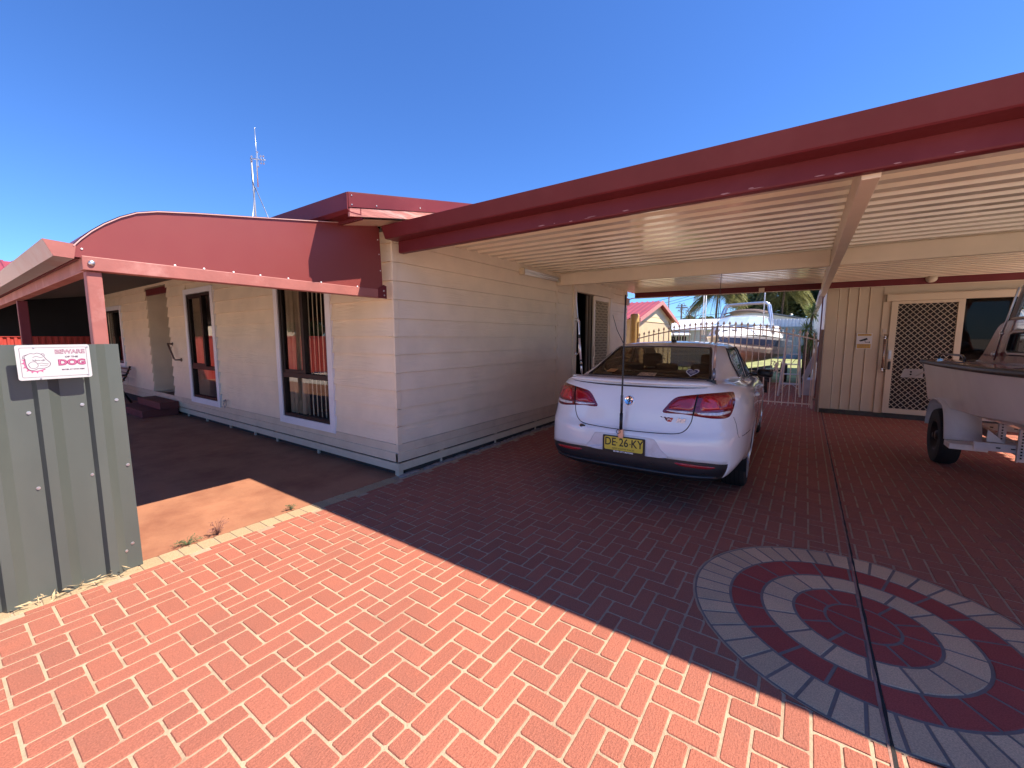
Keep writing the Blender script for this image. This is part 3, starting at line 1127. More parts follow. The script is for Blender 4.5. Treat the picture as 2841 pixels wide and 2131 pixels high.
gut = obj("gutter", g, M("gutter_weathered", (.30, .12, .10), rough=.35, var=.15, scale=3, stain=(.34, .34, .34), stain_scale=1.0, stain_amt=.9, stain_lo=.3, stain_hi=.5), ver)
g = MB()
g.prism([(-3.577, a, b) for a, b in [(.462, 2.082), (.498, 1.992), (.582, 1.988), (.597, 2.072)]], (.004, 0, 0))
obj("end_cap", g, RED_FADE, gut)
g = MB()
g.box(-16.9, -3.63, .598, .614, 1.995, 2.085)
obj("fascia_board", g, RED, ver)
# a dark blind closing the far end
g = MB()
for k in range(24):
    z0 = 1.56 + k * .046
    g.add([(-15.25, .7, z0), (-15.25, 2.92, z0), (-15.24, 2.92, z0 + .046), (-15.24, .7, z0 + .046), ], [(0, 1, 2, 3)])
tag(obj("shade_blind", g, M("shade_cloth", (.008, .009, .012), rough=.9), None, fix=False), "dark shade blind hanging at the far end of the veranda", "blind")
# entry steps
st = thing("entry_steps", "two low dark red steps below the recessed entry of the house", "steps", (-11, 2.6, 0))
STEP = M("step_red", (.15, .036, .03), rough=.7, var=.15, scale=6, bump=.2, bscale=30)
g = MB(); g.box(-11.75, -10.2, 2.34, 2.93 - .03, 0.0, .135); obj("step", g, STEP, st, bev=.006)
g = MB(); g.box(-11.55, -10.15, 2.60, 2.93 - .03, .136, .27); obj("step", g, STEP, st, bev=.006)
# bench at the far end of the veranda
IRON = M("cast_iron", (.012, .011, .011), rough=.5, metal=.3)
bench = thing("garden_bench", "dark iron garden bench standing beside the far veranda window", "bench", (-13.3, 2.55, 0))
for yy in (2.35,):
    pass
for xx in (-14.3, -12.95):
    g = MB()
    g.tube([(xx, 2.30, 0), (xx, 2.34, .15), (xx, 2.26, .28), (xx, 2.32, .42), (xx, 2.62, .44), (xx, 2.74, .62), (xx, 2.84, .86)], .022, 8)
    g.tube([(xx, 2.80, 0), (xx, 2.70, .2), (xx, 2.62, .42)], .022, 8)
    g.tube([(xx, 2.32, .42), (xx, 2.27, .55), (xx, 2.34, .64), (xx, 2.55, .66), (xx, 2.76, .66)], .018, 8)
    obj("end_frame", g, IRON, bench, smooth=True)
for k in range(5):
    g = MB(); g.box(-14.34, -12.92, 2.32 + k * .066, 2.37 + k * .066, .435, .46)
    obj("slat", g, M("bench_timber", (.13, .055, .03), rough=.6, var=.2, scale=10), bench, bev=.003)
for k in range(4):
    g = MB(); g.bar((-14.34, 2.70 + k * .04, .54 + k * .085), (-12.92, 2.70 + k * .04, .54 + k * .085), .055, .02, up=(0, .4, 1))
    obj("slat", g, MATS["bench_timber"], bench)

# ================================================================== carport
cp = thing("carport", "wide cream and red steel carport over the parked sedan and boat", "carport", (0, 6, 0))
X1 = 3.95


def zr(x):
    return 2.628 - .0085 * (x + 3.58)


g = MB()
prof = []
y = 2.80
while y < 11.3:
    prof += [(y, 0), (y + .098, 0), (y + .108, .046), (y + .210, .046), (y + .22, 0)]
    y += .22
pts = []
for a, b in prof:
    if not pts or (Vector((a, b)) - Vector(pts[-1])).length > 1e-4:
        pts.append((a, b))
g.add([(-3.605, a, zr(-3.605) + b) for a, b in pts] + [(X1, a, zr(X1) + b) for a, b in pts], [(i, i + 1, len(pts) + i + 1, len(pts) + i) for i in range(len(pts) - 1)])
obj("roof_sheet", g, CREAM_ROOF, cp, fix=False)
# front gutter
g = MB()


def sweep(mb, prof, xa, xb, za=0, zb=0):
    n = len(prof)
    vs = [(xa[i] if isinstance(xa, list) else xa, a, b + za) for i, (a, b) in enumerate(prof)] + [(xb, a, b + zb) for a, b in prof]
    mb.add(vs, [tuple(range(n))[::-1], tuple(range(n, 2 * n))] + [(i, (i + 1) % n, n + (i + 1) % n, n + i) for i in range(n)])


GP = [(2.690, 2.600), (2.704, 2.604), (2.706, 2.594), (2.746, 2.494), (2.872, 2.492), (2.872, 2.588), (2.880, 2.588), (2.880, 2.484), (2.742, 2.484), (2.732, 2.492)]
sweep(g, GP, -3.435, X1 + .05, 0, -.004)
gt = obj("gutter", g, RED, cp, bev=.0015)
g = MB()
g.prism([(-3.436, 2.692, 2.598), (-3.436, 2.735, 2.487), (-3.436, 2.879, 2.487), (-3.436, 2.879, 2.586)], (-.004, 0, 0))
obj("end_cap", g, RED, gt)
g = MB()
g.box(-3.43, X1, 2.885, 2.955, 2.372, 2.548)
obj("front_beam", g, RED, cp, bev=.012)
g = MB()
g.box(-3.43, X1, 2.878, 2.884, 2.50, 2.52)
obj("beam_seam", g, RED_FADE, cp)
g = MB()
for k in range(26):
    xx = R.choice((R.uniform(-2.2, 1.6), R.uniform(-.4, 1.3)))
    zz = R.choice((2.386, 2.392, 2.505))
    L_, h_ = R.uniform(.015, .10), R.uniform(.002, .008)
    yy = 2.8835 if zz < 2.45 else 2.8765
    g.add([(xx, yy, zz), (xx + L_ * .3, yy, zz - h_), (xx + L_, yy, zz - h_ * .4), (xx + L_ * .7, yy, zz + h_ * .6), (xx + L_ * .2, yy, zz + h_ * .4)], [(0, 1, 2, 3, 4)])
obj("paint_chip", g, M("chipped_paint", (.34, .17, .17), rough=.7, var=.25, scale=30), cp, kind='stuff')
# cream purlin beam, long beam, far red beam
g = MB()
a = Vector((-3.57, 6.47, 2.515)); b = Vector((.185, 6.47, 2.487))
g.bar(a, b, .055, .195)
obj("cross_beam", g, CREAM, cp, bev=.005)
g = MB()
g.bar((.278, 6.47, 2.487), (X1, 6.47, 2.475), .055, .195)
obj("cross_beam", g, CREAM, cp, bev=.005)
g = MB()
g.box(.188, .270, 2.957, 10.42, 2.352, 2.56)
obj("long_beam", g, CREAM, cp, bev=.006)
g = MB()
g.bar((-3.53, 10.36, 2.575), (X1, 10.36, 2.525), .06, .165)
obj("rear_beam", g, RED, cp, bev=.004)
g = MB()
g.bar((-3.53, 10.33, 2.505), (X1, 10.33, 2.44), .004, .01)
obj("beam_edge", g, CREAM, cp)
g = MB()
g.box(-3.575, -3.50, 6.438, 6.445, 2.42, 2.63)
g.ball((-3.54, 6.436, 2.45), .01, 8)
obj("beam_cleat", g, CREAM, cp)
for xx, yy in ((X1 - .1, 2.92), (X1 - .1, 6.5)):
    g = MB(); g.box(xx - .04, xx + .04, yy - .04, yy + .04, -.01, 2.46)
    obj("post", g, CREAM, cp, bev=.004)
g = MB(); g.box(-3.576, -3.52, 9.80, 9.95, 2.30, 2.46)
g.tube([(-3.54, 9.95, 2.44), (-3.50, 10.1, 2.48), (-3.45, 10.3, 2.50)], .012, 6)
obj("gutter_bracket", g, M("bracket_pink", (.5, .33, .28), rough=.5), cp)
# fluorescent batten on the wall
lamp = thing("batten_light", "white fluorescent batten light fixed high on the cream side wall", "light fitting", (-3.55, 5.9, 2.52))
g = MB(); g.box(-3.579, -3.535, 5.30, 6.43, 2.49, 2.535); obj("base", g, WHITE, lamp, bev=.004)
for zz in (2.487, 2.540):
    g = MB(); g.cyl((-3.52, 5.33, zz), (-3.52, 6.41, zz), .017, 12)
    obj("tube", g, M("tube_glass", (.78, .77, .74), rough=.2, var=.02), lamp, smooth=True)
for yy in (5.29, 6.41):
    g = MB(); g.box(-3.579, -3.497, yy, yy + .04, 2.465, 2.565); obj("end_cap", g, M("cap_aged", (.62, .50, .33), rough=.5), lamp, bev=.006)
g = MB(); g.box(-.87, -.77, 10.29, 10.33, 2.49, 2.565)
tag(obj("junction_box", g, CREAM, None, bev=.006), "small cream box on the dark red rear beam of the carport", "junction box")
g = MB(); g.cyl((1.74, 10.33, 2.56), (1.74, 10.28, 2.56), .075, 20); g.ball((1.74, 10.27, 2.56), .06, 14, (1, .6, 1)); g.box(1.68, 1.76, 10.28, 10.33, 2.60, 2.66)
tag(obj("wall_lamp", g, M("lamp_cream", (.6, .5, .36), rough=.4), None, smooth=True), "round cream lamp on the rear carport beam above the shed door", "lamp")

# ================================================================== grey fence panel and its sign
fence = thing("metal_fence_panel", "grey green ribbed steel fence panel at the near edge of the slab", "fence panel", (-3.6, .2, 0))
prof = []
yy = .745
st0 = .574


def fx(y_):
    t = ((y_ - .566) % .2125)
    if t < .016:
        return -.034 + .034 * (t / .016)
    if t < .058:
        return 0.0
    if t < .105:
        return -.034 * ((t - .058) / .047)
    return -.034 - .002 * math.sin((t - .105) / .11 * math.pi)


ys = [-1.45]
base = .566 - .2125 * 10
for k in range(0, 12):
    for t in (0, .005, .011, .016, .022, .050, .058, .066, .078, .09, .105, .13, .16, .19, .2145):
        q = base + .2125 * k + t
        if -1.45 < q < .735:
            ys.append(q)
ys.append(.735)
ys = sorted(ys)
XFc = -3.530
g = MB()
nz = 24
vs, fs = [], []
for j in range(nz + 1):
    for q in ys:
        zz = 1.483 * j / nz
        dent = .0025 * math.sin(q * 9 + zz * 5) * math.sin(zz * 3.1)
        vs.append((XFc + fx(q) + dent, q + (.012 * (1 - zz / 1.483) if q > .73 else 0), max(.004, zz)))
w = len(ys)
for j in range(nz):
    for i in range(w - 1):
        fs.append((j * w + i, j * w + i + 1, (j + 1) * w + i + 1, (j + 1) * w + i))
g.add(vs, fs)
fsheet = obj("ribbed_sheet", g, GREYGREEN, fence, fix=False, auto=28)
scm = MB()
scm.cyl((-.002, 0, 0), (.007, 0, 0), .0062, 8)
scm.cyl((-.002, 0, 0), (.002, 0, 0), .0095, 10)
scm = scm.mesh("screw", STEEL)
for q, zz in ((.33, 1.10), (.545, 1.12), (.70, 1.13), (.33, .66), (.555, .68), (.722, .70), (.12, 1.08), (.12, .64), (.67, .13), (.705, .17), (-.1, 1.1), (-.1, .65)):
    place("screw", scm, fence, (XFc + fx(q), q, zz))
g = MB()
g.bar((-3.585, -1.4, 1.40), (-3.585, .70, 1.40), .03, .05); g.bar((-3.585, -1.4, .7), (-3.585, .70, .7), .03, .05); g.bar((-3.585, -1.4, .12), (-3.585, .70, .12), .03, .05)
g.box(-3.60, -3.57, -1.4, -1.35, 0, 1.46)
obj("rail", g, GREYGREEN, fence)
# dry leaves at its foot
g = MB()
for k in range(46):
    c = Vector((XFc + R.uniform(-.015, .05), R.choice((.30, .52)) + R.gauss(0, .07), R.uniform(.004, .045)))
    d = Vector((R.uniform(-.3, .5), R.uniform(-1, 1), R.uniform(-.3, .5))).normalized() * R.uniform(.012, .035)
    s_ = d.cross(Vector((R.random(), R.random(), 1))).normalized() * R.uniform(.002, .006)
    g.add([c - d, c + s_, c + d, c - s_], [(0, 1, 2, 3)])
tag(obj("dry_leaves", g, M("dry_leaf", (.42, .31, .17), rough=.9, var=.4, scale=60), None, fix=False, kind='stuff'), "dry leaves and grass blown against the foot of the grey fence", "leaves")

# the sign
SX = -3.492
SR, SU = Vector((0, 1, 0)), Vector((0, 0, 1))
SC = Vector((SX, .446, 1.3855))
tilt = math.radians(0.5)
SR, SU = Vector((0, math.cos(tilt), math.sin(tilt))), Vector((0, -math.sin(tilt), math.cos(tilt)))
sg = thing("warning_sign", "white beware of the dog sign with a bulldog drawing, on the grey fence", "sign", (SX, .446, 1.38))
SW, SH = .288, .193
obj("plate", plate(rrect(SW, SH, .012), SC, SR, SU, .0018), M("sign_white", (.47, .46, .455), rough=.3, var=.02), sg)


def on_sign(a, b, h=.002):
    return SC + SR * a + SU * b + SR.cross(SU) * h


def line(mb, pts, wd, h=.0022, org=on_sign):
    """flat ribbon along 2-D points on a plane"""
    P = [Vector(p) for p in pts]
    L_, R_ = [], []
    for i, p in enumerate(P):
        d = (P[min(i + 1, len(P) - 1)] - P[max(i - 1, 0)])
        d = d.normalized() if d.length > 1e-9 else Vector((1, 0))
        nn = Vector((-d.y, d.x)) * wd / 2
        L_.append(org(*(p + nn), h)); R_.append(org(*(p - nn), h))
    n = len(P)
    mb.add(L_ + R_, [(i, n + i, n + i + 1, i + 1) for i in range(n - 1)])


def spline(pts, n=6, closed=False):
    out = []
    P = [Vector(p) for p in pts]
    m = len(P)
    rng = range(m if closed else m - 1)
    for i in rng:
        p0 = P[(i - 1) % m] if (closed or i > 0) else P[i]
        p1, p2 = P[i % m], P[(i + 1) % m]
        p3 = P[(i + 2) % m] if (closed or i + 2 < m) else p2
        for k in range(n):
            t = k / n
            out.append(.5 * ((2 * p1) + (p2 - p0) * t + (2 * p0 - 5 * p1 + 4 * p2 - p3) * t * t + (3 * p1 - p0 - 3 * p2 + p3) * t ** 3))
    out.append(P[0] if closed else P[-1])
    return out


INK = M("ink_plum", (.10, .055, .09), rough=.5, var=.05)
INKM = M("ink_magenta", (.24, .03, .10), rough=.5, var=.05)
INKP = M("ink_pink", (.40, .10, .20), rough=.5, var=.05)
g = MB()
line(g, rrect(SW - .030, SH - .030, .006) + [rrect(SW - .030, SH - .030, .006)[0]], .0016)
obj("border_line", g, INK, sg, fix=False)
obj("lettering", text_mb("BEWARE", .032, on_sign(.062, .056), SR, SU, .0012, .98, 0, bold=.0014), INKM, sg, fix=False)
obj("lettering_fill", text_mb("BEWARE", .0325, on_sign(.062, .056, .0026), SR, SU, .0012, .98, 0, bold=-.0006), MATS["sign_white"], sg, fix=False)
obj("lettering", text_mb("OF THE", .0125, on_sign(.066, .0265), SR, SU, .0012, 1.25, bold=.0005), INK, sg, fix=False)
obj("lettering", text_mb("DOG", .043, on_sign(.066, -.006), SR, SU, .0012, 1.12, 0, bold=.0030), INKM, sg, fix=False)
obj("lettering_fill", text_mb("DOG", .043, on_sign(.066, -.006, .0026), SR, SU, .0012, 1.12, 0, bold=.0002), INKP, sg, fix=False)
obj("lettering", text_mb("ENTER AT OWN RISK", .0088, on_sign(.068, -.046), SR, SU, .0012, 1.08, bold=.0004), INK, sg, fix=False)
dog = MB()
ox, oy = -.072, -.002
D_ = lambda pts: [(ox + a, oy + b) for a, b in pts]
line(dog, spline(D_([(-.040, .014), (-.042, .034), (-.030, .046), (-.018, .052), (-.004, .050), (.006, .054), (.020, .048), (.030, .036), (.036, .022), (.044, .010), (.052, -.002), (.050, -.016), (.040, -.026), (.022, -.032), (.004, -.032), (-.010, -.040), (-.024, -.040), (-.034, -.030), (-.038, -.012)]), 5, True), 0.0024)
line(dog, spline(D_([(-.040, .030), (-.048, .026), (-.044, .040), (-.030, .046)]), 5), 0.0020)
line(dog, spline(D_([(.020, .048), (.030, .050), (.034, .038)]), 5), 0.0020)
line(dog, spline(D_([(-.030, -.008), (-.020, .004), (-.006, .006), (.004, -.006), (.004, -.020), (-.008, -.030), (-.024, -.026), (-.030, -.008)]), 5), 0.0020)
line(dog, spline(D_([(-.014, .018), (-.004, .010), (.006, .014), (.016, .012)]), 5), 0.0024)
line(dog, spline(D_([(.018, .014), (.026, .010), (.034, .016)]), 5), 0.0024)
line(dog, spline(D_([(-.012, .030), (.002, .036), (.016, .030), (.028, .032)]), 5), 0.0019)
line(dog, spline(D_([(.004, -.006), (.018, -.002), (.030, -.006), (.046, -.008)]), 5), 0.0020)
line(dog, spline(D_([(.012, -.014), (.028, -.018), (.042, -.014)]), 5), 0.0017)
for a, b in ((-.002, .016), (.027, .016)):
    dog.prism([on_sign(ox + a + .003 * math.cos(t * .785), oy + b + .0018 * math.sin(t * .785), .0021) for t in range(8)], SR.cross(SU) * .0006)
obj("bulldog_drawing", dog, INK, sg, fix=False)
g = MB()
col = spline(D_([(-.040, .022), (-.044, .004), (-.040, -.022), (-.028, -.040), (-.010, -.047), (.012, -.044), (.030, -.036)]), 5)
line(g, col, .006)
for k in range(2, len(col) - 2, 4):
    p = col[k]; d = (col[k + 1] - col[k - 1]).normalized(); nn = Vector((d.y, -d.x))
    c = Vector((ox, oy)); nn = nn if nn.dot(p - c) > 0 else -nn
    q = [p + d * .0045 + nn * .003, p - d * .0045 + nn * .003, p + nn * .013]
    g.add([on_sign(*v, .0023) for v in q], [(0, 1, 2)])
obj("spiked_collar", g, INKP, sg, fix=False)
g = MB()
for a, b in ((-.075, .083), (.135, .083), (.128, -.080), (-.062, -.089)):
    g.cyl(on_sign(a, b, .001), on_sign(a, b, .005), .004, 8)
    g.cyl(on_sign(a, b, -.045), on_sign(a, b, .001), .003, 6)
obj("screw", g, STEEL, sg)

# ---- weeds in the joint of the slab
GRN = M("weed_green", (.10, .12, .05), rough=.8, var=.3, scale=30)
PUR = M("weed_reddish", (.20, .085, .065), rough=.8, var=.3, scale=30)


def weed(name, c, r_, h, n, mat, label):
    mb = MB()
    for k in range(n):
        t = R.uniform(0, 6.28)
        L_ = R.uniform(.4, 1) * r_
        tip = Vector((c[0] + math.cos(t) * L_ * .6, c[1] + math.sin(t) * L_, R.uniform(.15, 1) * h))
        base_ = Vector((c[0], c[1], .003))
        mid = base_.lerp(tip, .55) + Vector((0, 0, .25 * h))
        mb.tube([base_, mid, tip], [.0016, .0012, .0006], 4, caps=False)
        for q in range(5):
            p = mid.lerp(tip, q / 4)
            d = Vector((R.uniform(-1, 1), R.uniform(-1, 1), R.uniform(-.2, .8))).normalized() * R.uniform(.006, .014)
            s_ = d.cross(Vector((0, 0, 1)))
            if s_.length < 1e-4:
                continue
            s_ = s_.normalized() * d.length * .35
            mb.add([p, p + d * .5 + s_, p + d, p + d * .5 - s_], [(0, 1, 2, 3)])
    return tag(obj(name, mb, mat, None, fix=False), label, "weed")


weed("weed", (-3.64, 1.215, 0), .10, .135, 26, PUR, "tall reddish weed in the slab joint, middle of the sunlit edge")
weed("weed", (-3.64, 1.02, 0), .10, .05, 30, GRN, "flat green weed in the slab joint nearest the grey fence")
weed("weed", (-3.645, 1.78, 0), .06, .06, 20, GRN, "small green weed in the slab joint nearest the shadow edge")
# ================================================================== white sedan (local frame: rear axle at y = 0, nose +y, x to the right)
PAINT = M("white_car_paint", (.84, .83, .81), rough=.3, var=.015, scale=3, coat=1.0, spec=.5, stain=(.62, .56, .52), stain_scale=3, stain_amt=.12)
LAMP_RED = M("lamp_red", (.36, .010, .016), rough=.12, var=.15, scale=14, coat=1.0)
LAMP_DARK = M("lamp_dark_red", (.17, .006, .010), rough=.15, var=.1, coat=1.0)
LAMP_HOT = M("lamp_bright_red", (.56, .02, .022), rough=.15, var=.3, scale=25, coat=1.0)
LAMP_CLR = M("lamp_clear", (.72, .66, .64), rough=.1, metal=.2, var=.25, scale=40, coat=1.0)
SEAM = M("panel_gap", (.03, .03, .034), rough=.7)
VAL = M("bumper_black", (.018, .018, .021), rough=.38, var=.15, scale=8, bump=.05, bscale=200)
CARIN = M("car_interior", (.035, .032, .030), rough=.8, var=.2)
car = thing("parked_sedan", "white sedan with a black rear valance and yellow number plate under the carport", "car", (-1.33, 4.78, 0), math.radians(2.0))

ROWC = {
 'U': [(0, -.80, .22), (.35, -.80, .22), (.6, -.78, .22), (.74, -.66, .25), (.82, -.42, .33), (.84, .5, .17), (.84, 1.3, .16), (.84, 2.1, .16), (.84, 2.7, .18), (.78, 3.2, .2), (.6, 3.5, .2), (.35, 3.6, .2), (0, 3.62, .2)],
 'A': [(0, -1.055, .285), (.35, -1.045, .285), (.62, -1.00, .290), (.795, -.87, .315), (.90, -.47, .385), (.90, .5, .21), (.90, 1.3, .20), (.90, 2.1, .20), (.90, 2.7, .22), (.85, 3.3, .24), (.7, 3.6, .24), (.4, 3.72, .24), (0, 3.76, .24)],
 'A2': [(0, -1.13, .37), (.35, -1.12, .37), (.635, -1.065, .37), (.83, -.905, .385), (.925, -.46, .435), (.922, .5, .31), (.918, 1.3, .30), (.918, 2.1, .30), (.918, 2.7, .32), (.885, 3.3, .34), (.73, 3.65, .34), (.4, 3.78, .34), (0, 3.81, .34)],
 'B': [(0, -1.142, .478), (.35, -1.132, .478), (.64, -1.072, .470), (.845, -.905, .455), (.938, -.45, .50), (.93, .5, .42), (.925, 1.3, .42), (.925, 2.1, .42), (.925, 2.7, .43), (.90, 3.3, .45), (.74, 3.66, .45), (.4, 3.79, .45), (0, 3.82, .45)],
 'C': [(0, -1.140, .655), (.35, -1.128, .655), (.64, -1.065, .66), (.850, -.885, .67), (.947, -.42, .69), (.945, .5, .64), (.935, 1.3, .62), (.935, 2.1, .61), (.935, 2.7, .61), (.90, 3.3, .60), (.73, 3.65, .58), (.4, 3.77, .57), (0, 3.80, .57)],
 'D': [(0, -1.098, .715), (.35, -1.088, .715), (.64, -1.032, .725), (.845, -.855, .75), (.948, -.40, .77), (.948, .5, .74), (.935, 1.3, .72), (.935, 2.1, .70), (.932, 2.7, .69), (.89, 3.3, .66), (.72, 3.63, .62), (.4, 3.75, .61), (0, 3.78, .61)],
 'E': [(0, -1.066, .90), (.35, -1.056, .90), (.63, -.990, .91), (.832, -.80, .93), (.932, -.37, .925), (.938, .5, .87), (.925, 1.3, .84), (.922, 2.1, .82), (.918, 2.7, .80), (.87, 3.3, .74), (.70, 3.60, .70), (.4, 3.71, .68), (0, 3.74, .68)],
 'F': [(0, -1.018, 1.055), (.35, -1.008, 1.055), (.62, -.935, 1.055), (.795, -.74, 1.055), (.876, -.32, 1.045), (.892, .5, 1.0), (.885, 1.3, .965), (.878, 2.1, .94), (.86, 2.6, .915), (.82, 3.2, .83), (.62, 3.5, .79), (.35, 3.60, .77), (0, 3.63, .77)],
 'G': [(0, -.93, 1.118), (.35, -.92, 1.118), (.60, -.86, 1.115), (.745, -.66, 1.105), (.820, -.22, 1.085), (.825, .52, 1.035), (.825, 1.3, 1.0), (.82, 2.0, .975), (.81, 2.45, .95), (.72, 2.95, .93), (.55, 3.1, .93), (.3, 3.2, .92), (0, 3.22, .92)],
 'H': [(0, -.61, 1.134), (.33, -.605, 1.134), (.60, -.56, 1.132), (.695, -.42, 1.128), (.772, .30, 1.105), (.785, .62, 1.06), (.785, 1.3, 1.025), (.78, 2.0, 1.0), (.772, 2.4, .98), (.70, 2.62, .98), (.60, 2.70, .98), (.3, 2.85, .97), (0, 2.88, .97)],
 'I': [(0, -.20, 1.290), (.29, -.195, 1.290), (.545, -.155, 1.284), (.615, -.03, 1.282), (.700, .20, 1.26), (.705, .60, 1.25), (.705, 1.3, 1.24), (.70, 1.75, 1.21), (.695, 1.95, 1.19), (.64, 2.1, 1.22), (.56, 2.15, 1.24), (.3, 2.28, 1.24), (0, 2.31, 1.24)],
 'J': [(0, .17, 1.422), (.26, .17, 1.420), (.495, .185, 1.412), (.555, .24, 1.412), (.618, .46, 1.395), (.632, .75, 1.40), (.636, 1.2, 1.40), (.625, 1.5, 1.375), (.61, 1.62, 1.35), (.565, 1.68, 1.37), (.485, 1.70, 1.40), (.26, 1.77, 1.42), (0, 1.79, 1.425)],
 'K': [(0, .42, 1.466), (.22, .42, 1.465), (.41, .43, 1.458), (.47, .47, 1.453), (.535, .62, 1.446), (.548, .82, 1.448), (.55, 1.15, 1.448), (.54, 1.38, 1.432), (.525, 1.45, 1.415), (.475, 1.48, 1.425), (.39, 1.50, 1.442), (.2, 1.53, 1.46), (0, 1.54, 1.465)],
 'L': [(0, .82, 1.484), (.08, .82, 1.484), (.15, .825, 1.483), (.18, .84, 1.482), (.20, .87, 1.481), (.21, .92, 1.481), (.21, 1.0, 1.481), (.20, 1.06, 1.48), (.19, 1.08, 1.479), (.17, 1.09, 1.479), (.14, 1.1, 1.48), (.07, 1.11, 1.482), (0, 1.11, 1.483)],
}
RN = ['U', 'A', 'A2', 'B', 'C', 'D', 'E', 'F', 'G', 'H', 'I', 'J', 'K', 'L']


def cr(p0, p1, p2, p3, t):
    return .5 * ((2 * p1) + (p2 - p0) * t + (2 * p0 - 5 * p1 + 4 * p2 - p3) * t * t + (3 * p1 - p0 - 3 * p2 + p3) * t ** 3)


def smooth_row(row, n):
    P = [Vector(p) for p in row]
    m = len(P)
    # mirror at both centre ends so that the surface crosses the middle at right angles
    mir = lambda p: Vector((-p.x, p.y, p.z))
    ext = [mir(P[1])] + P + [mir(P[-2])]
    out = []
    for i in range(m - 1):
        for k in range(n):
            out.append(cr(ext[i], ext[i + 1], ext[i + 2], ext[i + 3], k / n))
    out.append(P[-1])
    return out


NC, NR = 8, 6
cols = [smooth_row(ROWC[r_], NC) for r_ in RN]        # rows of half-body points
half = []
for i in range(len(RN) - 1):
    for k in range(NR):
        t = k / NR
        row = []
        for c_ in range(len(cols[0])):
            p0 = cols[max(i - 1, 0)][c_]; p1 = cols[i][c_]; p2 = cols[i + 1][c_]; p3 = cols[min(i + 2, len(RN) - 1)][c_]
            # slacken the curve so that long flat spans do not overshoot
            tau = .5
            d1, d2 = (p2 - p0), (p3 - p1)
            l0, l1, l2 = (p1 - p0).length + 1e-6, (p2 - p1).length, (p3 - p2).length + 1e-6
            m1 = d1 * (l1 / (l0 + l1)) ; m2 = d2 * (l1 / (l1 + l2))
            row.append(p1 * (2 * t ** 3 - 3 * t ** 2 + 1) + m1 * (t ** 3 - 2 * t ** 2 + t) + p2 * (-2 * t ** 3 + 3 * t ** 2) + m2 * (t ** 3 - t ** 2))
        half.append(row)
half.append(cols[-1])
HC = len(half[0])             # half columns incl. both centres
NCOL = 2 * (HC - 1)


def P_car(ri, ci):
    ci %= NCOL
    if ci < HC:
        return half[ri][ci]
    p = half[ri][NCOL - ci]
    return Vector((-p.x, p.y, p.z))


WH = [(0.0, .345), (2.915, .345)]          # wheel centres (y, z)
WR = .385
verts = []
for ri in range(len(half)):
    for ci in range(NCOL):
        p = P_car(ri, ci).copy()
        verts.append(p)


def in_arch(p):
    for wy, wz in WH:
        if abs(p.x) > .5 and math.hypot(p.y - wy, p.z - wz) < WR and p.z < .80:
            return wy, wz
    return None


keep = {'body': [], 'valance': [], 'rear_glass': [], 'side_glass': [], 'windscreen': []}
rH, rJ, rA, rB = RN.index('H') * NR, RN.index('J') * NR, RN.index('A') * NR, RN.index('B') * NR
arch_edge = {}
for ri in range(len(half) - 1):
    for ci in range(NCOL):
        idx = [ri * NCOL + ci, ri * NCOL + (ci + 1) % NCOL, (ri + 1) * NCOL + (ci + 1) % NCOL, (ri + 1) * NCOL + ci]
        hc = ci if ci < HC - 1 else NCOL - 1 - ci
        c_ = hc / NC
        ia = [in_arch(verts[k]) for k in idx]
        if all(ia):
            continue
        if rH <= ri < rJ and c_ < 2.0:
            keep['rear_glass'].append(idx)
        elif rH <= ri < rJ and 4.0 <= c_ < 8.0 and not (5.85 < c_ < 6.13):
            keep['side_glass'].append(idx)
        elif rH <= ri < rJ and c_ >= 10.0:
            keep['windscreen'].append(idx)
        elif ri < rB + 0 and c_ < 2.85:
            keep['valance'].append(idx)
        else:
            keep['body'].append(idx)
for k, p in enumerate(verts):
    a = in_arch(p)
    if a:
        d = Vector((p.y - a[0], p.z - a[1]))
        d = d.normalized() * WR
        verts[k] = Vector((p.x, a[0] + d.x, a[1] + d.y))
# haunch flare round the wheels
for k, p in enumerate(verts):
    for wy, wz in WH:
        d = math.hypot(p.y - wy, p.z - wz)
        if abs(p.x) > .6 and WR - .01 <= d < WR + .10 and p.z < .82:
            verts[k] = Vector((p.x + math.copysign(.012 * max(0, 1 - (d - WR) / .10), p.x), p.y, p.z))


def sub(name, faces, mat, offset=0.0, parent=car):
    used = sorted(set(i for f in faces for i in f))
    mp_ = {o: n for n, o in enumerate(used)}
    mb = MB()
    mb.add([verts[i] for i in used], [tuple(mp_[i] for i in f) for f in faces])
    return mb


body_mb = sub('body', keep['body'], PAINT)
body = obj("body", body_mb, PAINT, car, world=False, auto=42)
sol = body.modifiers.new("thickness", 'SOLIDIFY'); sol.thickness = .012; sol.offset = -1
full = MB(); full.add(verts, keep['body'] + keep['valance'] + keep['rear_glass'])
bvh = BVHTree.FromPolygons([Vector(v) for v in full.v], full.f)
val = obj("rear_valance", sub('v', keep['valance'], VAL), VAL, car, world=False, auto=50)
obj("rear_window", sub('g', keep['rear_glass'], GLASS_DK), GLASS_DK, car, smooth=True, world=False)
obj("windscreen", sub('g', keep['windscreen'], GLASS_CL), GLASS_CL, car, smooth=True, world=False)
for sgn in (1, -1):
    for lo, hi in ((4, 5.95), (5.95, 8)):
        fs = []
        for f in keep['side_glass']:
            c = sum((Vector(verts[i]) for i in f), Vector()) / 4
            ci = f[0] % NCOL
            hc = (ci if ci < HC - 1 else NCOL - 1 - ci) / NC
            if c.x * sgn > 0 and lo <= hc < hi:
                fs.append(f)
        obj("side_window", sub('g', fs, GLASS_DK), GLASS_DK, car, smooth=True, world=False)


